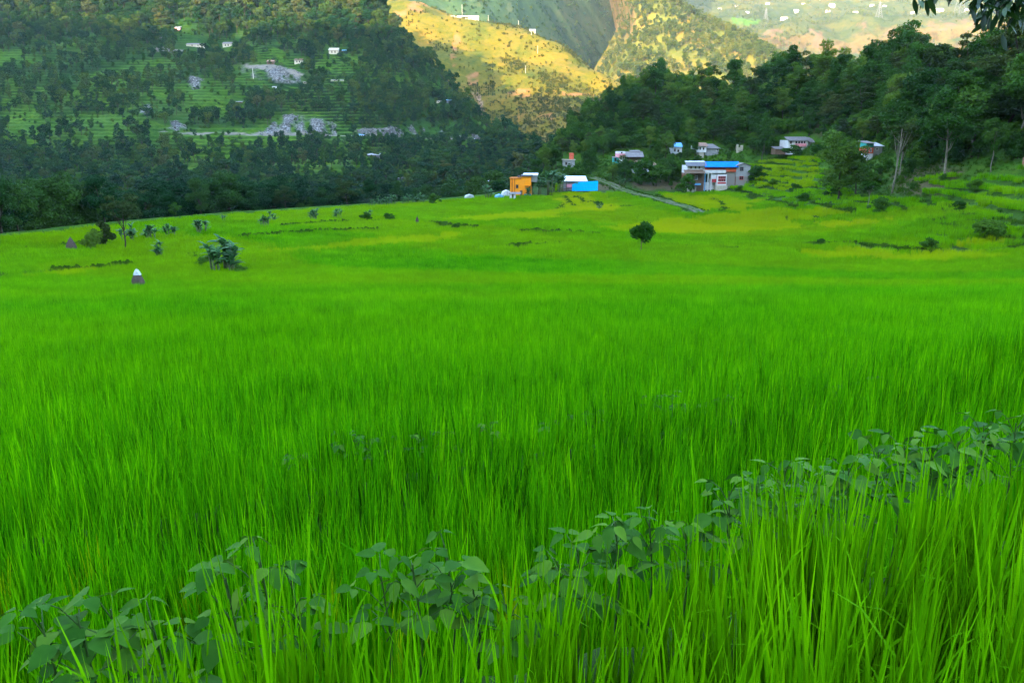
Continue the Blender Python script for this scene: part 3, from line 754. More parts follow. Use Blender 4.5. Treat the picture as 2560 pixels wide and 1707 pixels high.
def tree_meshes(kind, seed, H, Rr, n, leaf, mat, bark, trunk_frac=0.35, nl=14, flat=0.8, lean=0.06):
    """Crown of leaf clumps gathered on uneven boughs, plus a tapered trunk with limbs. Height H, crown radius Rr."""
    rng = np.random.default_rng(seed)
    z0 = H * trunk_frac; ch = H - z0; cz = z0 + ch * 0.52
    lob = []
    for i in range(nl):
        if kind == 'umbrella':
            a, rad = rng.uniform(0, 6.28), Rr * math.sqrt(rng.random()) * 0.85
            zz = z0 + ch * (0.3 + 0.62 * rng.random()) * (1 - 0.25 * (rad / Rr) ** 2); r = Rr * rng.uniform(0.24, 0.4)
        else:
            v = rng.normal(0, 1, 3); v /= np.linalg.norm(v); k = rng.random() ** 0.45
            a = math.atan2(v[1], v[0]); zz = cz + v[2] * k * ch * 0.40
            w = 1.0 if kind == 'round' else 0.62 + 0.38 * math.sin(math.pi * min(1, max(0, (zz - z0) / ch)) ** 0.8)
            rad = Rr * 0.66 * k * math.hypot(v[0], v[1]) * w; r = Rr * rng.uniform(0.2, 0.42)
        lob.append((rad * math.cos(a), rad * math.sin(a), zz, r))
    lob = np.array(lob); lob[:, 0] += lean * lob[:, 2] * rng.normal()
    pr = lob[:, 3] ** 2; pick = rng.choice(nl, n, p=pr / pr.sum())
    v = rng.normal(0, 1, (n, 3)); v /= np.linalg.norm(v, axis=1, keepdims=True); v[:, 2] = np.where(rng.random(n) < 0.35, np.abs(v[:, 2]), v[:, 2])
    f = flat * (0.55 if kind == 'umbrella' else 1)
    bump_ = 0.82 + 0.22 * np.sin(v[:, 0] * 7 + pick) * np.sin(v[:, 1] * 6 + pick * 2)
    rad = lob[pick, 3] * rng.uniform(0.5, 1.08, n) ** 0.6 * bump_
    pos = lob[pick, :3] + v * rad[:, None] * np.array([1, 1, f])
    pos[:, 2] = np.maximum(pos[:, 2], H * 0.06)
    nr = v + rng.normal(0, 0.55, (n, 3)) + np.array([0, 0, 0.25])
    mc = MB(); mc.quads(leaf_quads(pos, nr, leaf, rng))
    mt = MB(); tr = 0.010 * H + 0.009 * Rr
    top = np.array([lob[:, 0].mean(), lob[:, 1].mean(), z0 + ch * 0.55])
    wob = rng.normal(0, 0.012 * H, (5, 3)); wob[0] = 0; s = np.linspace(0, 1, 5)[:, None]
    pts = np.array([0, 0, -0.4]) * (1 - s) + top * s + wob
    mt.tube(pts, tr * np.linspace(1.15, 0.35, 5), 7)
    for i in rng.permutation(nl)[:7]:
        k = rng.uniform(0.45, 0.85); p0 = np.array([0, 0, -0.4]) * (1 - k) + top * k; p1 = lob[i, :3]
        mt.tube([p0, (p0 + p1) / 2 + [0, 0, -0.03 * H], p1], tr * np.array([0.5, 0.33, 0.12]), 5)
    return mc.mesh(kind + '_crown', mat), mt.mesh(kind + '_trunk', bark, True)

def joined(cm, tm):
    m = MB()
    for k, me in enumerate((cm, tm)):
        V = np.empty(len(me.vertices) * 3); me.vertices.foreach_get('co', V)
        m.add(V.reshape(-1, 3), [list(p.vertices) for p in me.polygons], k)
    return m.mesh('tree', [cm.materials[0], tm.materials[0]])

def tree(name, P, h, rz, src, label, group, w=1.0, H0=10.0):
    o = empty(name, P, rz, label, 'bush' if 'bush' in name or 'shrub' in name else 'tree', group)
    s = h / H0; o.scale = (s * w, s * w, s)
    for nm, me in (('crown', src[0]), ('trunk', src[1])):
        link(bpy.data.objects.new(nm, me), o)
    return o

big = {}
big['round'] = [tree_meshes('round', 100 + i, 10, 3.9, 5200, 0.33, M['tree_dark'], M['bark'], 0.10, 24) for i in range(4)]
big['edge'] = [tree_meshes('round' if i % 3 else 'tall', 180 + i, 10, 3.8, 5400, 0.31, M['tree_edge'], M['bark'], 0.10, 22) for i in range(4)]
big['tall'] = [tree_meshes('tall', 120 + i, 10, 2.9, 4600, 0.31, M['tree_dark'], M['bark'], 0.13, 20) for i in range(4)]
big['layer'] = [tree_meshes('umbrella', 140 + i, 10, 3.6, 4400, 0.30, M['tree_olive'], M['bark'], 0.16, 22) for i in range(4)]
big['bush'] = [tree_meshes('round', 160 + i, 10, 6.0, 1500, 0.9, M['shrub'], M['bark'], 0.02, 14) for i in range(4)]
small = [tree_meshes(k, 200 + i, 10, r_, 900, 0.68, m_, M['bark'], 0.16, 11) for i, (k, r_, m_) in enumerate(
    [('round', 3.9, M['tree_far']), ('tall', 3.0, M['tree_far']), ('umbrella', 4.0, M['tree_far']), ('round', 3.4, M['tree_far']), ('tall', 3.4, M['tree_far']), ('round', 4.4, M['tree_far'])])]
sunny = [joined(*tree_meshes(k, 230 + i, 10, r_, 260, 1.3, M['tree_sun'], M['bark'], 0.14, 9)) for i, (k, r_) in enumerate([('round', 3.6), ('tall', 3.0), ('round', 4.2), ('umbrella', 3.8)])]
shrub_small = [joined(*tree_meshes('round', 250 + i, 10, 6.5, 260, 1.9, M['tree_far'], M['bark'], 0.02, 10)) for i in range(4)]
small_dark = [tree_meshes(k, 215 + i, 10, r_, 900, 0.68, M['tree_edge'], M['bark'], 0.12, 13) for i, (k, r_) in enumerate([('round', 3.9), ('tall', 3.0), ('umbrella', 4.0), ('round', 3.4), ('tall', 3.4), ('round', 4.4)])]
small_j = [joined(*s) for s in small + small_dark]
sun_tinted = [tree_meshes(k, 210 + i, 10, r_, 700, 0.8, M['tree_sun_tint'], M['bark'], 0.16, 13) for i, (k, r_) in enumerate([('round', 3.9), ('tall', 3.2), ('umbrella', 4.2), ('round', 3.4), ('tall', 3.4), ('round', 4.4)])]
dry_small = [joined(*tree_meshes(k, 270 + i, 10, r_, 260, 1.5, M['scrub_dry'], M['bark'], 0.04, 10)) for i, (k, r_) in enumerate([('round', 6.0), ('round', 5.0), ('tall', 3.6), ('round', 7.0)])]

# ---- opposite hillside: 300 trees as things, the rest as woodland
P, px, py, a = HILL2['P'], HILL2['px'], HILL2['py'], HILL2['a']
clear2 = [(480, 113, 45), (565, 113, 22), (840, 125, 34), (740, 155, 20), (680, 155, 22), (585, 254, 34), (840, 202, 32), (935, 388, 34), (1005, 447, 30), (440, 70, 16), (1105, 252, 28), (1230, 475, 18), (525, 460, 18), (915, 345, 16), (750, 437, 14), (1185, 350, 16)]
r2 = np.random.default_rng(77)
nvv, nuu = px.shape
iv, iu = r2.integers(4, int(nvv * 0.8), 60000), r2.integers(0, nuu, 60000)
Q, qx, qy = P[iv, iu], px[iv, iu], py[iv, iu]
dens = 0.62 + 1.1 * fbm(Q[:, 0], Q[:, 1], 45, 3) + 0.3 * sstep(420, 520, qy) + 0.35 * sstep(300, 380, qy) * sstep(520, 350, qx) + 0.35 * sstep(140, 40, qy)
dens = dens - np.where(a['terrace'][iv, iu] > 0.7, 0.60, np.where(a['terrace'][iv, iu] > 0, 0.28, 0)); dens = np.where((a['rock'][iv, iu] > 0) | (a['dirt'][iv, iu] > 0), -1, dens)
dens = np.where((qx > 370) & (qx < 1215) & (qy > 318) & (qy < 366), -0.75 + dens, dens)
dens = np.where((qx > 680) & (qx < 860) & (qy > 285) & (qy < 345), -1, dens); dens = np.where((qx > 590) & (qx < 770) & (qy > 160) & (qy < 236), -1, dens)
for x_, y_, w_ in clear2: dens = np.where((np.abs(qx - x_) < w_) & (qy > y_ - 14) & (qy < y_ + 34), -1, dens)
k = r2.random(len(Q)) < dens; Q, qx, qy = Q[k], qx[k], qy[k]
cell, keep = {}, []
for i, p in enumerate(Q):
    if not (-330 < qx[i] < 1460): continue
    c = (int(p[0] // 5.4), int(p[1] // 6.4))
    if c in cell: continue
    cell[c] = 1; keep.append(i)
Q, qx, qy = Q[keep], qx[keep], qy[keep]
hh = r2.uniform(5.0, 11.5, len(Q)) * (1 + 0.25 * fbm(Q[:, 0], Q[:, 1], 60, 2)) * (1 + 0.75 * sstep(150, 20, qy)) * (1 + 0.2 * (r2.random(len(Q)) < 0.15))
vis = (qx > 5) & (qx < 1300) & (qy > 8) & (qy < np.interp(qx, [0, 400, 1200], [500, 480, 470]))
order = np.argsort(-np.where(vis, hh / Q[:, 1], 0))[:300]
sel = np.zeros(len(Q), bool); sel[order] = True
for i in np.flatnonzero(sel):
    zi = 0 if qy[i] < 110 else (1 if qy[i] < 330 else 2); si = int(r2.integers(0, 6))
    wh = [['at the top left corner', 'near the long tan house', 'above the landslip', 'on the skyline ridge'], ['left of the terraced fields', 'left of the landslip', 'around the landslip and terraces', 'on the descending ridge'],
          ['at far left above the dark wood', 'below the left end of the road cut', 'below the pale rock face', 'below the right end of the road cut']][zi][int(np.searchsorted([330, 600, 900], qx[i]))]
    tree('hillside_tree', Q[i] - [0, 0, 0.3], hh[i], r2.uniform(0, 6.28), (sun_tinted if r2.random() < (0.65 if zi == 0 else 0.10) else (small_dark if qy[i] > 285 and r2.random() < 0.8 else small))[si], ['round ', 'narrow ', 'flat-crowned ', 'round ', 'narrow ', 'broad '][si] + 'tree on the opposite hillside ' + wh,
         ['trees along the top of the opposite hillside', 'trees among the hillside terraces', 'trees low on the opposite hillside'][zi], r2.uniform(0.85, 1.25))
q = Q[~sel]; n = len(q)
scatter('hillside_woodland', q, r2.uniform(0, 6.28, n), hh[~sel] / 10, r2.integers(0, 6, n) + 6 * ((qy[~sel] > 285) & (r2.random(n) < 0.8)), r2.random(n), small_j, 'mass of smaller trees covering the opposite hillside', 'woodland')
iv, iu = r2.integers(4, int(nvv * 0.8), 40000), r2.integers(0, nuu, 40000)
k = ((a['terrace'][iv, iu] < 0.5) | (r2.random(40000) < 0.35)) & (a['rock'][iv, iu] < 0.5) & (a['dirt'][iv, iu] < 0.5) & (r2.random(40000) < 0.42 + 0.6 * fbm(P[iv, iu, 0], P[iv, iu, 1], 25, 3))
q = P[iv, iu][k]; n = len(q)
scatter('hillside_scrub', q, r2.uniform(0, 6.28, n), r2.uniform(0.10, 0.34, n), r2.integers(0, 4, n), r2.random(n), shrub_small, 'low scrub growing between the trees of the opposite hillside', 'scrub')

# ---- rubble on the road cut and landslip
def rock_mesh(seed):
    rng = np.random.default_rng(seed); m = MB(); v = []
    for i in range(5):
        for j in range(7):
            th, ph = math.pi * (i + 0.5) / 5, 6.283 * j / 7
            v.append(np.array([math.sin(th) * math.cos(ph), math.sin(th) * math.sin(ph), math.cos(th) * 0.8]) * rng.uniform(0.65, 1.15))
    f = [(i * 7 + j, i * 7 + (j + 1) % 7, (i + 1) * 7 + (j + 1) % 7, (i + 1) * 7 + j) for i in range(4) for j in range(7)] + [tuple(range(7))[::-1], tuple(range(28, 35))]
    m.add(v, f); return m.mesh('boulder', M['rock'])
iv, iu = np.nonzero(a['rock'] > 0.5); k = r2.random(len(iv)) < 0.25; q = P[iv, iu][k]; n = len(q)
q = q + r2.normal(0, 0.8, q.shape) * [1, 1, 0]
scatter('rubble', q, r2.uniform(0, 6.28, n), np.stack([r2.uniform(0.2, 1.3, n) ** 1.5] * 3, -1), r2.integers(0, 4, n), r2.random(n), [rock_mesh(i) for i in range(4)], 'pale broken rock on the road cut and landslip across the valley', 'rubble')

# ---- sunlit hills: trees and scrub as masses
def hill_scatter(h, n, name, label, cat, src, s0, s1, dens):
    r = np.random.default_rng(len(name)); nv_, nu_ = h['px'].shape
    iv, iu = r.integers(2, nv_ - 2, n), r.integers(2, nu_ - 2, n)
    x_, y_, p = h['px'][iv, iu], h['py'][iv, iu], h['P'][iv, iu]
    k = (r.random(n) < dens(x_, y_, p)) & (h['a']['dirt'][iv, iu] < 0.5) & (x_ > -200) & (x_ < 2760) & (y_ > -120)
    p = p[k]; m = len(p)
    return scatter(name, p, r.uniform(0, 6.28, m), r.uniform(s0, s1, m), r.integers(0, len(src), m), r.random(m), src, label, cat)
hill_scatter(HILL3, 42000, 'spur_scrub', 'dark scrub and small trees dotted over the sunlit grassy spur', 'scrub', dry_small, 0.06, 0.36,
             lambda x, y, p: 0.07 + 0.95 * sstep(0.02, 0.45, fbm(p[:, 0], p[:, 1], 38, 4)) + 0.85 * sstep(190, 300, y) + 0.7 * np.exp(-((y - np.interp(x, [1150, 1250, 1330, 1400, 1470, 1530], [30, 48, 66, 96, 137, 180])) / 16) ** 2) * (x > 1180))
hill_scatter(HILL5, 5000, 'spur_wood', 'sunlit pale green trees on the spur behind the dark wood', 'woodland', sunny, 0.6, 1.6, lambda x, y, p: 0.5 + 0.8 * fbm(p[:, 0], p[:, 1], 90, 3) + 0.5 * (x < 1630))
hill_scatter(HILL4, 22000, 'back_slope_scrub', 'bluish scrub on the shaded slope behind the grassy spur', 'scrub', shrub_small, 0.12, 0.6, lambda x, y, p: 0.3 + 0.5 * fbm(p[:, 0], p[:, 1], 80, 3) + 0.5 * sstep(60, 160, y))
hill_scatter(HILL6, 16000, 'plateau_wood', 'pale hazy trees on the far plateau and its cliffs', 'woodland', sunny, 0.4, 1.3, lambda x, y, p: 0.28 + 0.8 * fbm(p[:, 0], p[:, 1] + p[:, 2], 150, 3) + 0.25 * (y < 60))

# ---- dark wood below the edge of the field, on the left
r3 = np.random.default_rng(5)
KINDLAB = {'round': 'round-crowned dark tree ', 'tall': 'tall dark tree ', 'layer': 'layered olive tree '}
_zw = ['at the left end of the wood', 'above the pink-walled house', 'above the small white cottage', 'above the large blue-roofed house', 'near the white farmhouse', 'left of the red and teal house', 'above the tall bare pale trunk', 'on the far right slope']
ZL = [None, [('on the ridge ' if k % 2 == 0 else 'low on the slope ') + _zw[k // 2] for k in range(16)], ['trees ' + ('on the ridge ' if k % 2 == 0 else 'low on the slope ') + _zw[k // 2] for k in range(16)]]
cell = {}
cand = np.stack([r3.uniform(-175, 40, 6000), r3.uniform(60, 270, 6000)], -1)
cand = cand[np.argsort(cand[:, 1])]
cnt = 0
for x_, y_ in cand:
    d = float(beyond_edge(np.array([x_]), np.array([y_]))[0]); pxx = CX + F * x_ / y_
    if not (3.5 < d < 62) or not (-260 < pxx < 1330): continue
    c = (int(x_ // 5.2), int(y_ // 5.8))
    if c in cell: continue
    z_ = float(soil(np.array([x_]), np.array([y_]))[0])
    ptop = np.interp(pxx, [-300, 0, 200, 330, 600, 900, 1100, 1200, 1330], [430, 440, 425, 450, 425, 455, 450, 450, 420]) + r3.uniform(-25, 45)
    top = float(at(pxx, ptop, y_)[2]); h = top - z_
    if h < 4 or h > 26: continue
    if h > 15: h = r3.uniform(11, 16)
    cell[c] = 1; cnt += 1
    kind = r3.choice(['round', 'tall', 'round', 'round'])
    tree('valley_edge_tree', (x_, y_, z_ - 0.2), h, r3.uniform(0, 6.28), big['layer' if kind == 'tall' and r3.random() < 0.3 else 'edge'][r3.integers(0, 4)], KINDLAB[kind] + 'below the field edge ' + ['left of the straw stacks', 'behind the slender flat-crowned tree', 'behind the middle banana clumps', 'behind the banana row and orange house'][int(np.searchsorted([200, 480, 860], pxx))], 'trees below the edge of the rice field', r3.uniform(0.85, 1.2))

# ---- wooded slope on the right
FOREST = [(1360, 360), (1480, 300), (1620, 240), (1800, 250), (2100, 205), (2300, 205), (2560, 180), (2760, 160), (2760, 400), (2560, 375), (2420, 405), (2290, 405), (2215, 400), (2110, 380), (2060, 350), (1960, 335), (1900, 385), (1830, 385), (1730, 385), (1660, 400), (1560, 385), (1500, 395), (1440, 400), (1370, 430), (1310, 430)]
GAPS = [(2010, 352, 62, 40), (1770, 372, 50, 30), (1692, 370, 24, 26), (1575, 385, 48, 30), (2185, 372, 46, 44), (1850, 372, 24, 20)]
cand = np.stack([r3.uniform(5, 190, 14000), r3.uniform(95, 300, 14000)], -1)
zz = soil(cand[:, 0], cand[:, 1]); fx, fy = project(np.column_stack([cand, zz]))
# back of the ridge counts as forest too
okf = in_poly(fx, fy, FOREST); cell = {}
for i in np.argsort(cand[:, 1]):
    if not okf[i]: continue
    if any(abs(fx[i] - gx0) < gw and -10 < fy[i] - gy0 < gh + 16 for gx0, gy0, gw, gh in GAPS): continue
    c = (int(cand[i, 0] // 5.5), int(cand[i, 1] // 6.0))
    if c in cell: continue
    cell[c] = 1
    h = r3.uniform(6.5, 12) * (1.15 if fy[i] < 260 else 1.0) * float(np.interp(fx[i], [1900, 2150, 2560], [1, 1.15, 1.5])) * (0.72 if fy[i] > 330 and fx[i] < 2200 else 1)
    kind = r3.choice(['round', 'tall', 'layer', 'round', 'tall'])
    zi = int(np.searchsorted([1450, 1600, 1750, 1900, 2050, 2200, 2350], fx[i])) * 2 + int(fy[i] > 300)
    tree('forest_tree', (cand[i, 0], cand[i, 1], zz[i] - 0.2), h, r3.uniform(0, 6.28), big[kind][r3.integers(0, 4)],
         KINDLAB[kind] + ZL[1][zi], ZL[2][zi], r3.uniform(0.85, 1.15))

# undergrowth on the right slope and around the village
cand = np.stack([r3.uniform(0, 190, 30000), r3.uniform(80, 290, 30000)], -1)
zz = soil(cand[:, 0], cand[:, 1]); fx, fy = project(np.column_stack([cand, zz]))
UNDER = FOREST[:8] + [(2760, 450), (2560, 440), (2400, 450), (2280, 490), (2180, 520), (2060, 500), (2090, 430), (2060, 385), (1850, 395), (1830, 470), (1700, 478), (1600, 466), (1540, 440), (1500, 420), (1440, 470), (1330, 480)]
k = in_poly(fx, fy, UNDER) & (r3.random(len(fx)) < 0.22 + 0.35 * fbm(cand[:, 0], cand[:, 1], 14, 3) + 0.5 * (fy < 380))
for gx0, gy0, gw, gh in GAPS + [(1795, 440, 85, 38), (1450, 455, 60, 26), (1620, 415, 24, 20), (1425, 400, 24, 20), (1305, 460, 50, 30)]:
    k &= ~((np.abs(fx - gx0) < gw) & (fy - gy0 < gh) & (fy - gy0 > -12))
q = np.column_stack([cand, zz - 0.1])[k]; n = len(q)
bush_j = [joined(*b) for b in big['bush']]
scatter('undergrowth', q, r3.uniform(0, 6.28, n), r3.uniform(0.06, 0.34, n) * (0.7 + 0.5 * (q[:, 2] > -4)), r3.integers(0, 4, n), r3.random(n), bush_j, 'leafy undergrowth covering the slope under the trees', 'undergrowth')

weed_src = [joined(*tree_meshes('round', 280 + i, 10, 6.5, 700, 1.3, M['grass'], M['stem'], 0.02, 12)) for i in range(4)]
# bushy bean and weed lines on the bunds of the field
gp = []
for b in BUNDS:
    seg = np.hypot(*np.diff(b, axis=0).T).sum(); kk = int(seg * 6)
    i = R.uniform(0, len(b) - 1.001, kk); j = i.astype(int); q = b[j] + (b[j + 1] - b[j]) * (i - j)[:, None]
    gp.append((q + R.normal(0, 0.25, q.shape))[fbm(q[:, 0] * 1.0, q[:, 1], 9, 2) > -0.25])
i = R.uniform(0, len(TRACK) - 1.001, 420); j = i.astype(int); q = TRACK[j] + (TRACK[j + 1] - TRACK[j]) * (i - j)[:, None]
gp.append(q + np.stack([np.where(R.random(420) < 0.7, 1, -1) * R.uniform(1.1, 2.2, 420), R.normal(0, 0.4, 420)], -1))
q = np.concatenate(gp); n = len(q)
scatter('bund_weeds', np.column_stack([q, soil(q[:, 0], q[:, 1]) + 0.15]), R.uniform(0, 6.28, n), R.uniform(0.044, 0.078, n) * np.where(q[:, 1] > 130, 0.75, 1) * np.where(q[:, 0] > 25, 0.68, 1), R.integers(0, 4, n), R.random(n), weed_src, 'dark bushy weeds and beans along the low banks of the field', 'weeds')

# ================================================================ THINGS IN THE FIELD
def sink(p):
    q = crop_base(p[0:1], p[1:2])[0] - p[2]
    return float(max(0.0, q))

def field_tree(name, px, py, hpx, src, label, w=1.0, group=None, P=None):
    p = hit(px, py) if P is None else P
    return tree(name, p - np.array([0, 0, 0.1]), hpx / F * p[1] * 1.02 + sink(p), R.uniform(0, 6.28), src, label, group, w)

lone = tree_meshes('round', 303, 10, 4.4, 3200, 0.62, leaf_mat('lone_tree_leaves', (0.016, 0.075, 0.004), (0.034, 0.125, 0.006), (0.075, 0.18, 0.010), 0.3), M['wood'], 0.36, 30)
field_tree('small_tree', 1603, 622, 68, lone, 'small round-crowned tree standing alone in the middle of the rice field')
umb = tree_meshes('umbrella', 305, 10, 3.2, 1700, 0.42, leaf_mat('umbrella_leaves', (0.010, 0.026, 0.007), (0.02, 0.045, 0.011), (0.045, 0.07, 0.016), 0.2), M['bark'], 0.42, 22)
field_tree('umbrella_tree', 310, 612, 136, umb, 'slender tree with a flat layered crown beside the bushes at the field edge')
field_tree('round_bush', 232, 615, 48, tree_meshes('round', 307, 10, 5.6, 1500, 0.9, M['tree_dark'], M['bark'], 0.03, 12), 'dense dark rounded bush left of the slender flat-crowned tree')
field_tree('round_bush', 262, 607, 58, tree_meshes('round', 308, 10, 5.0, 1500, 0.9, M['tree_olive'], M['bark'], 0.03, 12), 'olive green bush between the dark bush and the slender tree')
field_tree('leafy_bush', 440, 540, 34, big['bush'][1], 'spreading dark bush on the far left edge of the field')
field_tree('leafy_bush', 1088, 508, 26, big['bush'][2], 'brownish green bush at the far field edge beside the banana row')
field_tree('leafy_bush', 2482, 585, 46, tree_meshes('round', 311, 10, 8.5, 1700, 1.0, M['shrub'], M['bark'], 0.02, 12), 'wide dark shrub on the bank at the right edge of the field')
for i, (x_, y_, h_) in enumerate([(975, 545, 14), (915, 545, 16), (1112, 562, 12), (1140, 566, 9), (500, 655, 14), (598, 672, 12), (2395, 522, 22), (1850, 480, 16), (1500, 512, 10), (2320, 615, 22), (2050, 605, 12), (2010, 500, 18), (1990, 480, 20), (1930, 470, 16), (2195, 525, 34), (2440, 470, 22)]):
    field_tree('low_bush', x_, y_, h_, big['bush'][i % 4], 'low green bush on a bank between the paddies', 1.2, 'low bushes on the paddy banks')

# ---- banana plants: each leaf is a part
def banana_leaf(L, W, seed):
    rng = np.random.default_rng(seed); m = MB(); s = np.linspace(0, 1, 9); V = []
    ang = 1.15 - 1.9 * s; ds = L / 8
    x = np.concatenate([[0], np.cumsum(np.cos(ang[:-1]) * ds)]); z = np.concatenate([[0], np.cumsum(np.sin(ang[:-1]) * ds)])
    w = W * np.clip(np.sin(math.pi * np.clip((s - 0.10) / 0.9, 0, 1)) ** 0.6, 0.05, 1) * 0.5
    for i in range(9):
        j = rng.uniform(0.8, 1.1)
        V += [(x[i], -w[i] * j, z[i] - 0.25 * w[i]), (x[i], 0, z[i]), (x[i], w[i] * j, z[i] - 0.25 * w[i])]
    f = []
    for i in range(8):
        f += [(i * 3, i * 3 + 1, i * 3 + 4, i * 3 + 3), (i * 3 + 1, i * 3 + 2, i * 3 + 5, i * 3 + 4)]
    m.add(V, f); return m.mesh('banana_leaf', M['banana'], True)
BL = [banana_leaf(2.0, 0.40, i) for i in range(4)]
def banana_clump(px, py, hpx, stems, label, group='banana plants in the field', wide=1.0, P=None):
    p = hit(px, py) if P is None else P; h = hpx / F * p[1] * 1.04 + sink(p)
    root = empty('banana_clump', p, R.uniform(0, 6.28), label, 'banana plant', group)
    stems = int(stems * 1.6) + 1
    for k in range(stems):
        a, rad = R.uniform(0, 6.28), (0.0 if stems == 1 else h * 0.24 * wide * math.sqrt(R.random()))
        bx, by = rad * math.cos(a), rad * math.sin(a); hs = h * (R.uniform(0.25, 0.58) if k else 0.6)
        top = np.array([bx * 1.25, by * 1.25, hs]); mb = MB()
        mb.tube([(bx, by, -0.3), ((bx + top[0]) / 2, (by + top[1]) / 2, hs / 2), top], [0.026 * h, 0.022 * h, 0.012 * h], 7)
        st = mb.obj('stem', M['banana_stem'], root, True)
        nl = 12
        for j in range(nl):
            o = link(bpy.data.objects.new('leaf', BL[(j + k) % 4]), root)
            s = h / 2.0 * R.uniform(0.26, 0.44)
            o.location = tuple(np.array([bx, by, 0]) + (top - np.array([bx, by, 0])) * (R.uniform(0.45, 1.0) if j < 5 else 1.0)); o.scale = (s, s * R.uniform(0.9, 1.4), s)
            o.rotation_euler = (R.normal(0, 0.15), R.uniform(-0.8, 0.12), j * 6.28 / nl + R.uniform(-0.5, 0.5))
    return root
banana_clump(562, 668, 92, 8, 'largest banana clump, standing in the left part of the field', wide=1.1)
for x_, y_, h_, n_, lab in [(396, 634, 42, 3, 'small single banana clump in front of the row of bananas at left'), (376, 590, 38, 5, 'bushy banana clump right of the slender flat-crowned tree'),
                            (424, 585, 34, 4, 'second bushy banana clump right of the slender flat-crowned tree'), (322, 596, 44, 4, 'banana clump directly behind the slender flat-crowned tree'),
                            (504, 577, 36, 5, 'dark banana clump above and left of the largest clump'), (660, 560, 28, 4, 'wide low banana clump of the pair nearest the dark wood'),
                            (684, 548, 26, 2, 'narrow banana clump behind the wide low one'), (784, 546, 30, 4, 'banana clump at mid-left of the far field, taller of two'),
                            (844, 541, 24, 4, 'banana clump at mid-left of the far field, shorter of two'), (924, 539, 18, 3, 'small dark banana clump at the end of the line in the far field'), (562, 548, 16, 2, 'tiny banana clump at the wood edge')]:
    banana_clump(x_, y_, h_, n_, lab)
for i, x_ in enumerate(range(930, 1080, 15)):
    p = hit(x_, np.interp(x_, [930, 1080], [512, 503])); banana_clump(0, 0, R.uniform(17, 28), 2, 'banana plant in the row along the far edge of the field', 'banana row at the field edge', P=p)
for x_, y_, h_, lab in [(1140, 492, 32, 'banana clump left of the white tent at the field edge'), (1222, 490, 34, 'banana clump left of the blue tarpaulin tent'), (1345, 482, 44, 'banana clump right of the orange house'), (1372, 480, 60, 'tall banana clump between the orange house and the blue shed'), (1395, 478, 50, 'banana clump left of the blue tarpaulin shed'),
                        (1500, 520, 14, 'tiny banana plant on the bank in the yellow paddies'), (1555, 458, 22, 'pale banana leaves beside the dirt track'), (1320, 488, 26, 'young banana plant in front of the orange house')]:
    banana_clump(x_, y_, h_, 3, lab, 'banana plants by the houses')

# ---- straw stacks
def straw_stack(px, py, hpx, wpx, label, cover):
    p = hit(px, py); k = math.hypot(p[0], p[1]) / F; h, r = hpx * k, wpx * k / 2
    root = empty('straw_stack', p + [0, 0, 0.72], R.uniform(0, 6), label, 'haystack'); m = MB(); rng = np.random.default_rng(int(px))
    h -= 0.0; n = 18; V = []; prof = [(1.05, -0.9), (1.0, 0.05), (0.82, 0.3), (0.58, 0.55), (0.34, 0.8), (0.12, 0.97), (0.03, 1.0)]
    for rr_, zz_ in prof:
        for j in range(n):
            q = rng.uniform(0.9, 1.08); V.append((r * rr_ * q * math.cos(6.283 * j / n), r * rr_ * q * math.sin(6.283 * j / n), h * zz_))
    m.add(V, [(i * n + j, i * n + (j + 1) % n, (i + 1) * n + (j + 1) % n, (i + 1) * n + j) for i in range(len(prof) - 1) for j in range(n)])
    m.obj('stack', M['straw'], root)
    s = MB(); nq = 420; a = rng.uniform(0, 6.283, nq); t_ = rng.uniform(0, 0.95, nq); rad = r * np.interp(t_, [0, .3, .55, .8, 1], [1.02, .84, .6, .36, .06])
    p0 = np.stack([rad * np.cos(a), rad * np.sin(a), h * t_], -1); d = np.stack([np.cos(a) * 0.5, np.sin(a) * 0.5, -np.ones(nq)], -1) * h * 0.16; sd = np.stack([-np.sin(a), np.cos(a), 0 * a], -1) * 0.02
    s.quads(np.stack([p0 - sd, p0 + sd, p0 + d + sd * 0.3, p0 + d - sd * 0.3], 1)); s.obj('loose_straw', M['straw'], root)
    pm = MB(); pm.tube([(0, 0, h * 0.8), (0.02, 0, h * 1.12)], 0.03, 6); pm.obj('pole', M['wood'], root)
    if cover:
        c = MB(); V = []; pr = [(0.60, 0.60), (0.52, 0.68), (0.42, 0.80), (0.22, 0.98), (0.05, 1.06)]
        for rr_, zz_ in pr:
            for j in range(n): q = rng.uniform(0.92, 1.2); V.append((r * rr_ * q * math.cos(6.283 * j / n), r * rr_ * q * math.sin(6.283 * j / n), h * (zz_ + rng.uniform(-.02, .02))))
        c.add(V, [(i * n + j, i * n + (j + 1) % n, (i + 1) * n + (j + 1) % n, (i + 1) * n + j) for i in range(len(pr) - 1) for j in range(n)] + [tuple(range((len(pr) - 1) * n, len(pr) * n))])
        c.obj('plastic_cover', M['plastic_white'], root)['label'] = 'white plastic sheet over the top'
straw_stack(345, 706, 29, 28, 'conical straw stack with a white plastic sheet on its top', True)
straw_stack(178, 617, 20, 21, 'bare grey conical straw stack near the left edge of the field', False)
straw_stack(1043, 553, 12, 8, 'tiny straw stump far out in the field', False)

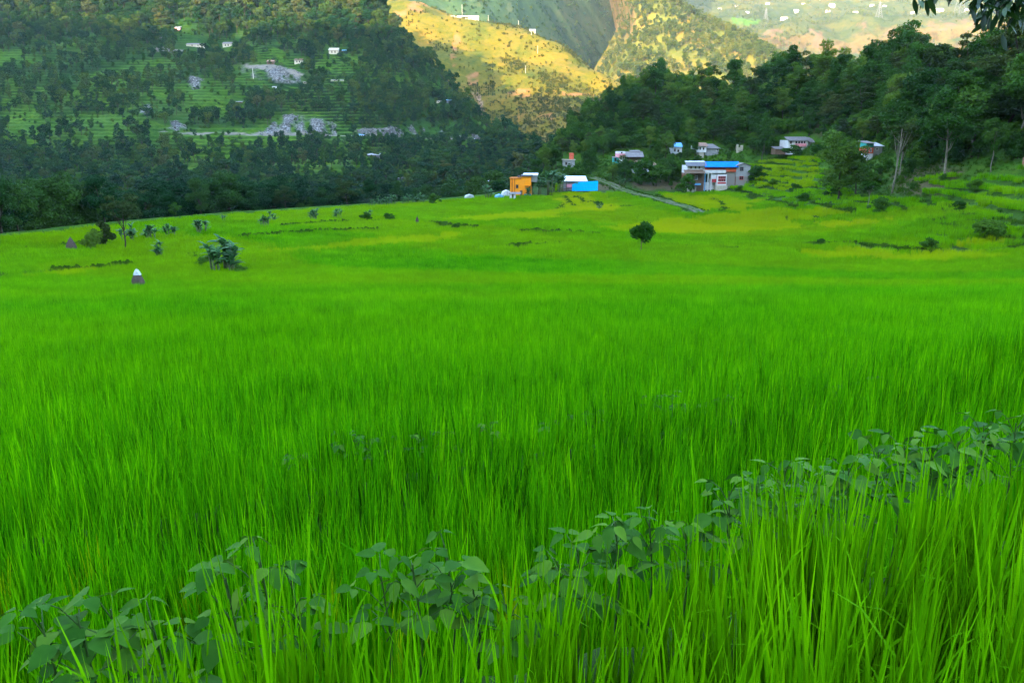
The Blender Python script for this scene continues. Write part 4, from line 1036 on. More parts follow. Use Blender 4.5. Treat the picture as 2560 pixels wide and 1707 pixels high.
# ================================================================ BUILDINGS
class House:
    """Local frame: x right and z up in photo pixels at the house, d metres away from the front plane."""
    def __init__(s, name, label, px, py, cat='house', yaw=0.0, group=None, P=None, dz=0.0):
        s.p = hit(px, py) if P is None else np.asarray(P, float)
        s.k = s.p[1] / F * 1.0; s.px, s.py = px, py
        s.root = empty(name, s.p + [0, 0, dz], yaw, label, cat, group)
    def X(s, x): return (x - s.px) * s.k
    def Z(s, y): return (s.py - y) * s.k
    def box(s, nm, x0, x1, y0, y1, d0, d1, mat, parent=None, label=None):
        m = MB(); m.box(s.X(x0), s.X(x1), d0, d1, s.Z(y1), s.Z(y0)); o = m.obj(nm, M[mat], parent or s.root)
        if label: o['label'] = label
        return o
    def window(s, x0, x1, y0, y1, d=0.0, frame='wood', bars=1, parent=None):
        w = s.X(x1) - s.X(x0); hgt = s.Z(y0) - s.Z(y1); fr = MB(); b = min(0.09, 0.14 * w)
        x0m, z0m = s.X(x0), s.Z(y1)
        for q in ((0, b, 0, hgt), (w - b, w, 0, hgt), (b, w - b, 0, b), (b, w - b, hgt - b, hgt)):
            fr.box(x0m + q[0], x0m + q[1], d - 0.07, d + 0.02, z0m + q[2], z0m + q[3])
        for i in range(bars):
            c = w * (i + 1) / (bars + 1); fr.box(x0m + c - 0.025, x0m + c + 0.025, d - 0.065, d + 0.02, z0m + b, z0m + hgt - b)
        o = fr.obj('window', M[frame], parent or s.root)
        g = MB(); g.box(x0m + b, x0m + w - b, d - 0.03, d + 0.01, z0m + b, z0m + hgt - b); g.obj('pane', M['glass'], o)
        return o
    def slope(s, nm, x0, x1, yb, yt, d0, d1, mat, shear=0.0, th=0.07, parent=None, wave=True):
        """Roof sheet rising from its low front edge to its back edge, with corrugations."""
        n = max(2, int((s.X(x1) - s.X(x0)) / 0.16)) if wave else 1; m = MB(); V = []
        for side in (0, 1):
            for j in range(n + 1):
                u = j / n; x = s.X(x0) + (s.X(x1) - s.X(x0)) * u; w = (0.02 if j % 2 else -0.02) if wave else 0
                for zz, dd_, sh in ((s.Z(yb), d0, 0), (s.Z(yt), d1, shear * s.k)):
                    V.append((x + sh, dd_, zz + w - side * th))
        o2 = 2 * (n + 1); f = []
        for j in range(n):
            a, b, c, d = 2 * j, 2 * j + 1, 2 * j + 3, 2 * j + 2
            f += [(a, d, c, b), (a + o2, b + o2, c + o2, d + o2), (a, a + o2, d + o2, d), (b, c, c + o2, b + o2)]
        f += [(0, 1, 1 + o2, o2), (2 * n, 2 * n + o2, 2 * n + 1 + o2, 2 * n + 1)]
        m.add(V, f); return m.obj(nm, M[mat], parent or s.root)
    def gable(s, nm, x0, x1, ye, yr, d0, d1, mat, axis='x', over=0.35, wallmat=None):
        """Two roof sheets with the ridge along x or along d, and gable walls."""
        if axis == 'x':
            dm = (d0 + d1) / 2
            o = s.slope(nm, x0 - over / s.k, x1 + over / s.k, ye, yr, d0 - over, dm, mat)
            s.slope('roof_slope', x0 - over / s.k, x1 + over / s.k, yr, ye, dm, d1 + over, mat, parent=o)
            if wallmat:
                for xx in (x0, x1):
                    m = MB(); e = 0.1; X0 = s.X(xx) - (e if xx == x1 else 0)
                    V = [(X0 + q * e, dd_, zz) for q in (0, 1) for dd_, zz in ((d0, s.Z(ye)), (d1, s.Z(ye)), (dm, s.Z(yr) - 0.08))]
                    m.add(V, [(0, 1, 2), (3, 5, 4), (0, 3, 4, 1), (1, 4, 5, 2), (2, 5, 3, 0)]); m.obj('gable_wall', M[wallmat], s.root)
        else:
            xm = (x0 + x1) / 2; m = MB(); e = over / s.k; t = 0.08
            for xa in (x0 - e, x1 + e):
                V = [(s.X(xa), d0 - over, s.Z(ye)), (s.X(xm), d0 - over, s.Z(yr)), (s.X(xm), d1, s.Z(yr)), (s.X(xa), d1, s.Z(ye))]
                V += [(a, b, c + t) for a, b, c in V]
                m.add(V, [(0, 1, 2, 3), (4, 7, 6, 5), (0, 4, 5, 1), (2, 6, 7, 3), (0, 3, 7, 4), (1, 5, 6, 2)])
            o = m.obj(nm, M[mat])
            o.parent = s.root
            g = MB(); V = [(s.X(x0), d0, s.Z(ye)), (s.X(x1), d0, s.Z(ye)), (s.X(xm), d0, s.Z(yr))]; V += [(a, b + 0.12, c) for a, b, c in V]
            g.add(V, [(0, 1, 2), (3, 5, 4), (0, 3, 4, 1), (1, 4, 5, 2), (2, 5, 3, 0)]); g.obj('gable_wall', M[wallmat or mat], s.root)
        return o

# orange house at the field edge
h = House('orange_house', 'bright orange two-storey house at the far edge of the rice', 1305, 487, yaw=-0.08)
h.box('wall', 1276, 1327, 442, 500, 0, 4.5, 'orange'); h.box('side_wing', 1304, 1327, 436, 441.8, 0.05, 4.4, 'orange')
h.box('pilaster', 1279, 1282, 441, 480, -0.12, -0.002, 'orange_dark'); h.box('pilaster', 1286, 1288, 441, 478, -0.1, -0.002, 'orange_dark')
h.box('plinth', 1310, 1327.5, 478, 500, -0.16, -0.003, 'teal', label='teal painted foot of the wall')
h.window(1290, 1296, 456, 465, -0.002); h.box('parapet', 1274, 1303, 439.5, 441.8, -0.15, 4.6, 'orange_dark')
h.box('roof_slab', 1302, 1331, 432.5, 435.8, -0.3, 4.8, 'slate'); h.box('rooftop_room', 1326.5, 1341, 433, 450, 1.2, 4.0, 'grey', label='blue-grey upper room behind'); h.slope('rooftop_sheet', 1306, 1343, 433.5, 429.5, 0.8, 4.3, 'tin')
h.box('water_tank', 1293, 1298, 434.5, 439.4, 1.2, 1.8, 'slate'); h.box('door', 1300, 1306, 470, 484, -0.09, -0.003, 'wood')
h.box('window_shade', 1312, 1323, 458, 461, -0.5, -0.003, 'orange_dark')

# blue tarpaulin shed
h = House('tin_roof_shed', 'shed with pale tin roof standing behind the blue tarpaulin', 1440, 472, 'shed')
h.box('wall', 1411, 1468, 446, 475, 2.2, 5.2, 'grey'); h.box('side_panel', 1418, 1431, 455, 463, 1.8, 2.19, 'pink', label='pinkish panel left of the tarpaulin')
h.slope('roof', 1407, 1470, 447.5, 436.5, 1.4, 5.6, 'tin', shear=-2)
for x_ in (1409, 1417): h.box('post', x_, x_ + 1.2, 446, 474, 1.5, 1.6, 'wood')
h.box('bench', 1404, 1424, 466, 468, 1.0, 1.5, 'wood')
h = House('blue_tarpaulin', 'bright blue tarpaulin screen stretched in front of the tin-roofed shed', 1462, 473, 'tarpaulin')
m = MB(); nn = 12; V = []
for j in range(nn + 1):
    x_ = 1431 + 64 * j / nn
    for zz in range(5):
        V.append((h.X(x_), 0.9 + 0.05 * math.sin(j * 1.9 + zz) - 0.16 * zz / 4 * 0, h.Z(np.interp(x_, [1431, 1446, 1495], [456, 449.5, 447]) + (471 - np.interp(x_, [1431, 1446, 1495], [456, 449.5, 447])) * zz / 4)))
V2 = [(a, b + 0.05, c) for a, b, c in V]; n5 = len(V)
f = [(j * 5 + z_, (j + 1) * 5 + z_, (j + 1) * 5 + z_ + 1, j * 5 + z_ + 1) for j in range(nn) for z_ in range(4)]
m.add(V + V2, f + [tuple(i + n5 for i in q[::-1]) for q in f]); m.obj('sheet', M['blue_tarp'], h.root)
for x_ in (1432, 1446, 1470, 1493): h.box('post', x_, x_ + 1, 448 if x_ > 1440 else 456, 476, 1.0, 1.1, 'wood')
h.box('patch', 1440, 1446, 450, 453.5, 0.80, 0.83, 'teal', label='small green patch at the top corner')

# large house with the blue roof
h = House('large_village_house', 'largest village house with bright blue roof and red balcony', 1795, 470, yaw=0.05)
h.box('left_wing_wall', 1719, 1762, 410, 428, 1.0, 6, 'white'); h.box('left_wing_base', 1719.2, 1761.8, 428.2, 474, 1.02, 6, 'brick'); h.slope('left_wing_roof', 1714, 1766, 410.5, 401.5, 0.3, 3.6, 'slate', shear=6); h.slope('left_wing_ridge_sheet', 1721, 1770, 401.6, 399.5, 3.5, 4.6, 'tin')
for x_ in (1726, 1737, 1746.5): h.window(x_, x_ + 4, 411.5, 417.5, 0.998)
h.slope('porch_roof', 1706, 1757, 427, 419.5, -1.6, 0.99, 'wood', shear=4)
for x_ in (1708.5, 1731, 1751): h.box('porch_post', x_, x_ + 1.2, 427, 474, -1.5, -1.4, 'white' if x_ < 1710 else 'wood')
h.box('porch_wall', 1722, 1757, 430, 474, 0.4, 0.97, 'wood'); h.window(1737, 1744, 434, 444, 0.398, 'white'); h.box('porch_door', 1726, 1732, 434, 452, 0.33, 0.398, 'purple'); h.box('porch_bench', 1735, 1750, 452, 456, -0.6, 0.1, 'light_blue')
h.box('middle_wall', 1762.3, 1838, 411, 474, 1.6, 6, 'white'); h.slope('blue_roof', 1758, 1842, 412.5, 401, -0.4, 3.8, 'blue_roof', shear=13)
h.box('balcony_rail', 1761, 1811, 413.5, 420, 0.3, 0.42, 'red'); h.box('balcony_slab', 1757, 1813, 420.2, 427.5, 0.2, 1.59, 'white', label='white balcony edge')
for x_ in (1764, 1775, 1787, 1799, 1809): h.box('balcony_post', x_, x_ + 1.1, 411.6, 420, 0.31, 0.41, 'purple')
h.window(1770, 1778, 413, 419.8, 1.597); h.window(1786, 1794, 413, 419.8, 1.597); h.window(1800, 1808, 413, 419.8, 1.597)
for x_ in (1761.5, 1769, 1777): h.box('pillar', x_, x_ + 2, 428, 474, 0.3, 0.5, 'white' if x_ > 1765 else 'light_blue')
h.box('doorway_shade_panel', 1764, 1776, 431, 450, 1.5, 1.597, 'glass'); h.box('red_shutter', 1779, 1791, 442, 450, 0.5, 0.62, 'red'); h.box('upper_panel', 1779, 1791, 431, 441.5, 0.55, 0.62, 'white')  # dark slab on the wall paints the shade inside the door opening
h.box('window_bay', 1791.5, 1815, 431, 457, -0.1, 1.59, 'white'); h.box('plinth', 1789, 1817, 457.3, 480, -0.2, 1.58, 'cream')
for j in range(4):
    for i in range(2): h.window(1794 + j * 4.7, 1798 + j * 4.7, 435 + i * 6.5, 441 + i * 6.5, -0.103, 'red', 0)
h.box('red_sill', 1793, 1813.5, 449.5, 453.5, -0.16, -0.103, 'red')
h.box('orange_balcony', 1811.5, 1838, 414, 424.5, 0.25, 1.59, 'orange_red'); h.box('balcony_shade_panel', 1814, 1836, 410, 414, 1.45, 1.596, 'glass')  # dark slab paints the shade behind the orange balcony
h.box('brick_wall', 1815.3, 1838, 425, 476, 0.6, 1.59, 'brick'); h.box('right_wing_wall', 1838.4, 1873, 411, 436.5, 0.1, 7, 'grey'); h.box('right_wing_base', 1838.4, 1873, 436.7, 478, 0.15, 7, 'brick')
h.gable('right_wing_roof', 1838.4, 1873, 411, 404, 0.1, 7, 'tin_dark', 'd', 0.25, 'grey'); h.window(1846.5, 1856, 412.5, 423, 0.098, 'tin_dark'); h.window(1847, 1857, 435, 444, 0.12, 'red')

h = House('water_tower', 'small red and white tank stand left of the blue-roofed house', 1711, 462, 'tank stand')
h.box('stand', 1709, 1713, 446, 468, 0, 0.4, 'orange_red'); m = MB(); m.tube([(0, .2, h.Z(446)), (0, .2, h.Z(439)), (0, .2, h.Z(438))], [.3, .3, .1], 12); m.obj('tank', M['white'], h.root)
h = House('cream_outhouse', 'little cream outhouse below the blue-roofed house', 1732, 476, 'shed', yaw=0.3)
h.box('wall', 1721, 1741, 461, 482, 0, 2.0, 'cream'); h.slope('roof', 1719, 1743, 461.5, 458.5, -0.3, 2.3, 'tin_dark'); h.window(1733, 1737, 463, 467, -0.002, 'wood', 0); h.box('door', 1724, 1728.5, 464, 478, -0.06, -0.002, 'wood')
h = House('blue_awning', 'light blue plastic awning in the yard of the blue-roofed house', 1738, 456, 'awning')
h.slope('sheet', 1730, 1746, 443, 433, -1.2, 0.4, 'light_blue', 4, 0.03, wave=False)
for x_ in (1731, 1745): h.box('pole', x_, x_ + 0.8, 440, 460, -1.1, -1.03, 'wood')

h = House('pink_walled_house', 'house with pink wall and long grey roof above the green trees', 1575, 400, yaw=0.05)
h.box('pink_wall', 1545, 1563, 380, 390, 0, 4, 'pink'); h.box('upper_wall', 1545, 1563, 375, 379.8, 0.02, 3.9, 'white'); h.box('wall', 1563.3, 1604, 386, 405, 0.4, 4.5, 'wood'); h.box('lower_wall', 1548, 1563, 390.3, 406, 0.3, 4, 'white')
h.slope('roof', 1562, 1609, 387.5, 375.5, -0.4, 3.0, 'tin_dark', 2); h.slope('upper_roof', 1580, 1606, 375.4, 372, 2.6, 4.6, 'tin_dark'); h.window(1552, 1556, 376, 379.6, 0.018, 'wood', 0); h.window(1567, 1573, 389, 395, 0.398); h.box('door', 1580, 1585, 389, 402, 0.33, 0.398, 'wood')
h = House('teal_shed', 'small teal open-fronted shed left of the pink-walled house', 1540, 408, 'shed')
h.box('wall', 1533, 1547, 390, 412, 0, 2.2, 'teal'); h.box('opening_shade_panel', 1536, 1541, 392, 400, -0.05, -0.002, 'glass'); h.slope('roof', 1532, 1548.5, 390.5, 388.5, -0.3, 2.4, 'tin_dark')  # dark slab on the teal wall paints the shade inside the open front
h = House('rusty_roofed_house', 'grey house with rusty roof half hidden by green trees', 1622, 432, yaw=0.5)
h.box('wall', 1604, 1640, 408, 440, 0, 5, 'grey'); h.gable('roof', 1604, 1640, 408, 398, 0, 5, 'rust', 'x', 0.5, 'grey'); h.window(1627, 1634, 411, 418, -0.002, 'white'); h.window(1610, 1616, 411, 418, -0.002, 'white'); h.box('floor_band', 1603, 1641, 422, 424, -0.08, -0.003, 'white')
h = House('earthen_house', 'brown earthen gable house behind the yard trees', 1690, 434)
h.box('wall', 1678, 1697, 414, 440, 0, 4, 'wood'); h.gable('roof', 1678, 1697, 414, 407, 0, 4, 'tin_dark', 'd', 0.3, 'wood'); h.window(1684, 1689, 418, 424, -0.002)
h = House('blue_roofed_cottage', 'little white cottage with light blue roof on the wooded slope', 1692, 382)
h.box('wall', 1680, 1704, 362, 379, 0, 4, 'white'); h.box('base', 1679, 1705, 379.3, 390, -0.1, 4.1, 'brick'); h.slope('roof', 1678.5, 1705, 362.5, 353, -0.4, 2.2, 'light_blue', 1); h.slope('back_roof', 1680, 1706, 352.8, 357, 2.2, 4.4, 'blue_roof'); h.window(1685, 1689, 367, 374, -0.002); h.window(1693, 1698, 369, 375, -0.002, 'wood', 0)
h = House('white_corner_house', 'white house with brown roof and grey side wing on the wooded slope', 1768, 388, yaw=0.12)
h.box('wall', 1742, 1765, 361, 377, 0, 5, 'white'); h.box('base', 1747, 1760, 377.3, 392, 0.1, 4.8, 'cream'); h.box('side_wing', 1765.3, 1800, 367, 385, 0.9, 5.5, 'grey'); h.slope('roof', 1740, 1768, 362, 354, -0.4, 2.6, 'rust', 4); h.slope('wing_roof', 1764, 1803, 367.5, 357, 0.5, 4.6, 'tin_dark', -6); h.window(1747.5, 1751, 365, 371, -0.002, 'wood', 0); h.window(1756, 1760, 365, 371, -0.002, 'wood', 0); h.window(1793, 1798, 369, 374, 0.898, 'white', 0)
h = House('pale_ruin', 'small pale broken walls between trees above the blue-roofed house', 1850, 376, 'ruin')
for i, (a_, b_, c_) in enumerate([(1842, 1846, 359), (1846.3, 1853, 366), (1853.3, 1858, 361)]): h.box('wall_stub', a_, b_, c_, 382, 0.2 * i, 0.2 * i + 1.2, 'cream')
h = House('white_farmhouse', 'white farmhouse with grey roof and pink veranda above the lime terraces', 2005, 372, yaw=0.10)
h.box('wall', 1969, 2019, 346, 380, 0, 5, 'white'); h.box('side_wall', 2019.3, 2046, 350, 378, 0.6, 5, 'grey'); h.slope('roof', 1966, 2022, 347, 338, -0.5, 3.0, 'tin_dark', 4); h.slope('side_roof', 2020, 2049, 351, 339, 0.2, 4.5, 'tin_dark', -8)
h.box('veranda_shade_panel', 1985, 2012, 348.5, 354, -0.04, -0.002, 'glass'); h.box('veranda_rail', 1984, 2013, 354.3, 361, -0.5, -0.38, 'pink')  # dark slab on the white wall paints the shade within the veranda
for x_ in (1984, 1991, 1998, 2005, 2012): h.box('veranda_post', x_, x_ + 1.2, 347.5, 361, -0.36, -0.24, 'white')
h.window(1973, 1978, 349, 355, -0.002); h.window(2033, 2039, 350, 356, 0.598, 'white', 0); h.box('lean_to', 1940, 1965, 366, 380, 0.4, 3, 'wood'); h.slope('lean_to_roof', 1938, 1967, 366.5, 361, 0.1, 3.2, 'tin_dark')
h = House('red_house', 'small red and teal house half hidden among tall trees on the right', 2175, 392, yaw=0.1)
h.box('wall', 2161, 2182, 362, 376, 0, 4, 'orange_red'); h.box('upper_band', 2163, 2182, 351, 361.7, 0.05, 3.9, 'teal'); h.box('lower_wall', 2162, 2182, 376.3, 400, 0.05, 3.9, 'white'); h.box('side_wall', 2182.3, 2210, 358, 398, 0.8, 4.4, 'grey'); h.slope('roof', 2160, 2184, 351.5, 346, -0.4, 3, 'tin_dark'); h.slope('side_roof', 2181, 2214, 358.5, 350, 0.5, 4.4, 'tin', 4); h.window(2165, 2169, 364, 373, -0.002, 'white', 0); h.window(2173, 2177, 364, 373, -0.002, 'white', 0); h.window(2193, 2200, 362, 369, 0.798, 'white')
h = House('brick_hut', 'brown brick hut with teal upper wall at the right edge', 2610, 405)
h.box('wall', 2592, 2638, 385, 412, 0, 3, 'brick'); h.box('upper_wall', 2598, 2638, 370, 384.7, 0.05, 3, 'teal'); h.slope('roof', 2594, 2642, 370.5, 364, -0.3, 3.2, 'tin_dark'); h.window(2604, 2611, 388, 396, -0.002)
h = House('terrace_ruin', 'grey and orange stacked masonry house among trees behind the shed', 1422, 420)
h.box('wall', 1408, 1436, 397, 426, 0, 3, 'grey'); h.box('upper_room', 1424, 1434, 380, 396.7, 0.6, 2.8, 'orange_red'); h.box('terrace', 1406, 1438, 395, 396.8, -0.3, 3.2, 'cream'); h.window(1413, 1418, 401, 408, -0.002); h.box('step_wall', 1426, 1442, 410, 428, -1.4, -0.1, 'grey')
h = House('far_grey_house', 'hazy grey house among trees behind the village', 1445, 362, P=at(1445, 362, 300))
h.box('wall', 1431, 1452, 350, 400, 0, 5, 'grey'); h.box('side_room', 1452.3, 1467, 353, 400, 1, 5, 'purple'); h.slope('roof', 1429, 1453, 350.5, 343, -0.4, 4, 'tin'); h.window(1437, 1443, 353, 359, -0.002)
h = House('dark_roofed_house', 'low house with pale roof left of the orange house', 1232, 480, P=at(1232, 480, 225))
h.box('wall', 1214, 1243, 457, 560, 0, 4, 'wood'); h.slope('roof', 1208, 1246, 458, 453, -0.5, 4, 'tin'); h.window(1222, 1228, 459, 465, -0.002)

# tents and huts by the orange house
def tent(name, px, py, wpx, hpx, mat, label, lean=0.3):
    p = hit(px, py); k = p[1] / F; w, hh_ = wpx * k, hpx * k
    root = empty(name, p, 0.2, label, 'tent'); m = MB(); n = 8; V = []
    for j in range(n + 1):
        a = math.pi * j / n
        for d_, s_ in ((0, 1.0), (1.5, 1.05), (3, 0.8)):
            V.append((-math.cos(a) * w / 2 * s_, d_, max(-0.4, math.sin(a) ** 0.75 * hh_ * s_ + (-0.5 if j in (0, n) else 0) + 0.05 * math.sin(j * 3 + d_))))
    m.add(V, [(j * 3 + i, (j + 1) * 3 + i, (j + 1) * 3 + i + 1, j * 3 + i + 1) for j in range(n) for i in range(2)] + [tuple(j * 3 for j in range(n + 1))[::-1]]); m.obj('sheet', M[mat], root)
    q = MB(); q.tube([(0, -0.02, -0.3), (0, -0.02, hh_ * 1.05)], 0.04, 6); q.obj('pole', M['wood'], root)
tent('white_tent', 1175, 493, 26, 13, 'plastic_white', 'white plastic tent at the far field edge left of the orange house')
tent('blue_tent', 1250, 492, 24, 12, 'light_blue', 'light blue tarpaulin tent next to the orange house')
tent('grey_tent', 1268, 488, 26, 18, 'tin', 'rounded grey shelter against the orange house')
h = House('white_kiosk', 'small white walled hut in front of the orange house', 1287, 493, 'hut')
h.box('wall', 1274.5, 1279.5, 477, 496, -1.2, 0.5, 'white'); h.box('wall', 1284, 1289, 477, 496, -1.2, 0.5, 'white'); h.box('back_wall', 1279.8, 1283.7, 479, 496, -0.2, 0.5, 'slate'); h.slope('roof', 1272, 1302, 477, 474, -1.5, 0.9, 'tin_dark'); h.box('post', 1300, 1301, 476, 496, -1.3, -1.2, 'wood')

# dwellings on the opposite hillside
def hill_house(name, label, hill, px, py, w, hgt, wall, roof, group='houses on the opposite hillside', win=2, d=5.0, yaw=0.0):
    p = hill_point(hill, px, py)
    if p is None: return
    k = p[1] / F; h = House(name, label, px, py, 'house', yaw, group, P=p)
    h.box('wall', px - w / 2, px + w / 2, py - hgt, py + 8 / k * 0.25, 0, d, wall)
    h.slope('roof', px - w / 2 - 0.6 / k * 0.6, px + w / 2 + 0.6 / k * 0.6, py - hgt + 0.5, py - hgt - hgt * 0.55, -0.6, d * 0.7, roof)
    h.slope('back_roof', px - w / 2 - 0.5, px + w / 2 + 0.5, py - hgt - hgt * 0.56, py - hgt, d * 0.7, d + 0.5, roof)
    for i in range(win):
        c = px - w / 2 + w * (i + 1) / (win + 1); h.window(c - 1.2, c + 1.2, py - hgt * 0.8, py - hgt * 0.3, -0.003, 'wood', 0)
for a_ in [('long_house', 'long tan-fronted house high on the opposite hillside', HILL2, 486, 118, 42, 6, 'cream', 'tin_dark'), ('hill_house', 'small pinkish house right of the long tan house', HILL2, 566, 119, 20, 8, 'cream', 'tin_dark'),
           ('hill_house', 'tan house with blue roof at the top of the bright terraces', HILL2, 832, 136, 22, 10, 'cream', 'cream'), ('hill_house', 'blue-roofed annexe beside the tan hillside house', HILL2, 854, 131, 22, 4, 'wood', 'light_blue'),
           ('hill_house', 'small round-cornered tan hut above the landslip', HILL2, 742, 160, 18, 8, 'cream', 'wood'), ('hill_house', 'dark tan hut left above the landslip', HILL2, 677, 162, 16, 7, 'wood', 'rust'),
           ('long_house', 'white-roofed long hut above the road cut', HILL2, 586, 258, 40, 3, 'wood', 'grey'), ('long_house', 'white-roofed hut right of the landslip', HILL2, 842, 205, 32, 4, 'cream', 'grey'),
           ('long_house', 'white-roofed hut low on the opposite hillside', HILL2, 934, 394, 28, 6, 'slate', 'grey'), ('long_house', 'low hut with bluish roof just above the field edge', HILL2, 1000, 450, 22, 4, 'slate', 'grey'),
           ('hill_house', 'tiny red and white house in the woods at top left', HILL2, 440, 76, 12, 6, 'pink', 'grey'), ('hill_house', 'pale hut at the foot of the hillside ridge', HILL2, 1098, 256, 14, 3, 'cream', 'grey'), ('hill_house', 'blue-roofed hut at the foot of the hillside ridge', HILL2, 1126, 254, 18, 3, 'slate', 'light_blue'),
           ('long_house', 'hut with pale roof at the end of the road cut', HILL2, 1186, 352, 18, 4, 'slate', 'grey'), ('hill_house', 'white hut beside the landslip foot', HILL2, 765, 208, 10, 4, 'cream', 'tin_dark'), ('hill_house', 'white hut among terraces below the landslip', HILL2, 690, 224, 9, 5, 'white', 'grey'),
           ('long_house', 'pale long wall high in the woods at top left', HILL2, 410, 96, 22, 3, 'cream', 'tin_dark'), ('hill_house', 'white specked hut on the road cut', HILL2, 905, 342, 14, 5, 'white', 'light_blue')]:
    hill_house(*a_)
hill_house('spur_house', 'blue-roofed hut on the track across the grassy spur', HILL3, 1524, 246, 12, 3, 'rust', 'blue_roof', None)
hill_house('spur_house', 'small house on the crest of the grassy spur', HILL3, 1340, 62, 14, 5, 'cream', 'tin', None)
hill_house('crest_building', 'long pale building on the crest of the grassy spur', HILL3, 1165, 28, 66, 5, 'cream', 'cream', None, 4, 8)
for i, (x_, y_, w_, q_) in enumerate([(1990, 26, 16, 9), (2082, 18, 18, 12), (2070, 26, 14, 7), (1958, 44, 22, 8), (2330, 18, 18, 10), (2352, 26, 26, 10), (1920, 8, 12, 6), (2140, 24, 16, 6), (2215, 14, 10, 5), (1870, 30, 14, 6), (2010, 8, 12, 5), (1800, 18, 10, 4), (2285, 30, 12, 5), (2420, 24, 12, 6), (1840, 14, 10, 5), (2180, 8, 10, 5)]):
    hill_house('plateau_house', 'white hazy house on the far plateau', HILL6, x_, y_ + 4, w_ * 0.62, q_ * 0.55, ['white', 'cream', 'cream'][i % 3], ['tin', 'white', 'rust', 'cream'][i % 4], 'white houses on the far plateau', 2, 12)

# ================================================================ POLES AND PYLONS
def pole(hill, px, py, hpx, label):
    p = hill_point(hill, px, py) if hill else hit(px, py); k = p[1] / F; h = hpx * k
    root = empty('utility_pole', p, 0, label, 'pole', 'utility poles'); m = MB(); m.tube([(0, 0, -1), (0, 0, h)], [0.22 * max(1, k * 1.6), 0.14 * max(1, k * 1.6)], 7); m.obj('post', M['concrete_pole'], root)
    c = MB(); c.box(-0.8, 0.8, -0.08, 0.08, h * 0.93, h * 0.93 + 0.15); c.obj('crossarm', M['wood'], root)
for hill, x_, y_, h_, lab in [(HILL3, 1163, 24, 30, 'pole rising from the crest of the grassy spur by the long building'), (HILL3, 1230, 34, 16, 'short pole at the end of the spur crest wall'), (HILL3, 1303, 42, 14, 'pole on the spur crest among trees'),
                              (HILL3, 1328, 90, 15, 'pole on the upper grassy slope of the spur'), (HILL3, 1345, 134, 18, 'pole halfway down the sunlit spur'), (HILL3, 1312, 184, 18, 'pole on the shaded foot of the sunlit spur'),
                              (HILL2, 634, 196, 24, 'pole beside the landslip'), (HILL2, 1226, 470, 26, 'pole near the low pale-roofed house')]:
    pole(hill, x_, y_, h_, lab)
p = hit(500, 513); pole_p = at(500, 512, 160)
for px_, py_, hh_, lab in [(2395, 34, 62, 'steel lattice pylon on the far plateau behind the hanging branch'), (2198, 42, 36, 'steel lattice pylon in the middle of the far plateau'), (1912, 52, 28, 'steel lattice pylon at the left of the far plateau'), (2200, 20, 0, '')]:
    if not hh_: continue
    p = hill_point(HILL6, px_, py_, 14); k = p[1] / F; h = hh_ * k; b = h * 0.16
    root = empty('pylon', p, 0.3, lab, 'pylon', 'pylons on the far plateau'); t_ = 0.45
    for sx in (-1, 1):
        for sy in (-1, 1):
            m = MB(); m.tube([(sx * b, sy * b, -3), (sx * b * 0.35, sy * b * 0.35, h * 0.6), (0, 0, h)], t_, 4); m.obj('leg', M['steel'], root)
    m = MB()
    for j in range(7):
        z0, z1 = h * j / 8, h * (j + 1) / 8; w0, w1 = b * np.interp(z0 / h, [0, .6, 1], [1, .35, 0]), b * np.interp(z1 / h, [0, .6, 1], [1, .35, 0])
        for sy in (-1, 1): m.tube([(-w0, sy * w0, z0), (w1, sy * w1, z1)], t_ * 0.6, 4); m.tube([(w0, sy * w0, z0), (-w1, sy * w1, z1)], t_ * 0.6, 4)
    m.obj('bracing', M['steel'], root)
    for z_ in (0.62, 0.75, 0.88): m = MB(); m.tube([(-b * 0.9, 0, h * z_), (b * 0.9, 0, h * z_)], t_ * 0.8, 4); m.obj('crossarm', M['steel'], root)

# ================================================================ SINGLE TREES ON THE RIGHT AND IN THE VILLAGE
pale_tall = tree_meshes('umbrella', 330, 10, 2.3, 1500, 0.30, M['tree_olive'], M['bark_pale'], 0.80, 9)
twin = tree_meshes('tall', 331, 10, 2.4, 1500, 0.42, M['tree_olive'], M['bark_pale'], 0.5, 10)
trunky = [tree_meshes('round', 332 + i, 10, 3.5, 4600, 0.30, M['tree_dark'], M['bark_pale'], 0.34, 20) for i in range(3)]
field_tree('big_tree', 2095, 492, 160, big['round'][1], 'big dark dense tree at the foot of the slope beside the lime terraces', 1.05)
field_tree('big_tree', 2140, 480, 120, big['round'][2], 'dark tree just right of the big dense tree at the foot of the slope', 0.9)
field_tree('pale_trunk_tree', 2230, 474, 155, pale_tall, 'tall bare pale trunk with a small flat crown on the right slope')
field_tree('twin_trunk_tree', 2250, 440, 120, twin, 'slim forked pale tree right of the tall bare trunk')
field_tree('slope_tree', 2362, 448, 215, trunky[0], 'large tree with pale trunk in the middle of the right slope')
field_tree('slope_tree', 2478, 432, 130, trunky[1], 'slim light green tree with pale trunk near the right edge', 0.7)
field_tree('slope_tree', 2545, 365, 215, trunky[2], 'large dark tree overlapping the right edge of the picture', 1.1)
field_tree('slope_tree', 2440, 365, 190, trunky[1], 'large dark tree behind the slim light green tree', 1.15)
field_tree('slope_tree', 2300, 360, 170, trunky[2], 'large dark tree behind the tall bare pale trunk', 1.2)
field_tree('papaya_tree', 2168, 515, 62, tree_meshes('umbrella', 340, 10, 4.0, 700, 0.9, M['shrub'], M['bark_pale'], 0.45, 9), 'small spreading light green tree at the foot of the right slope')
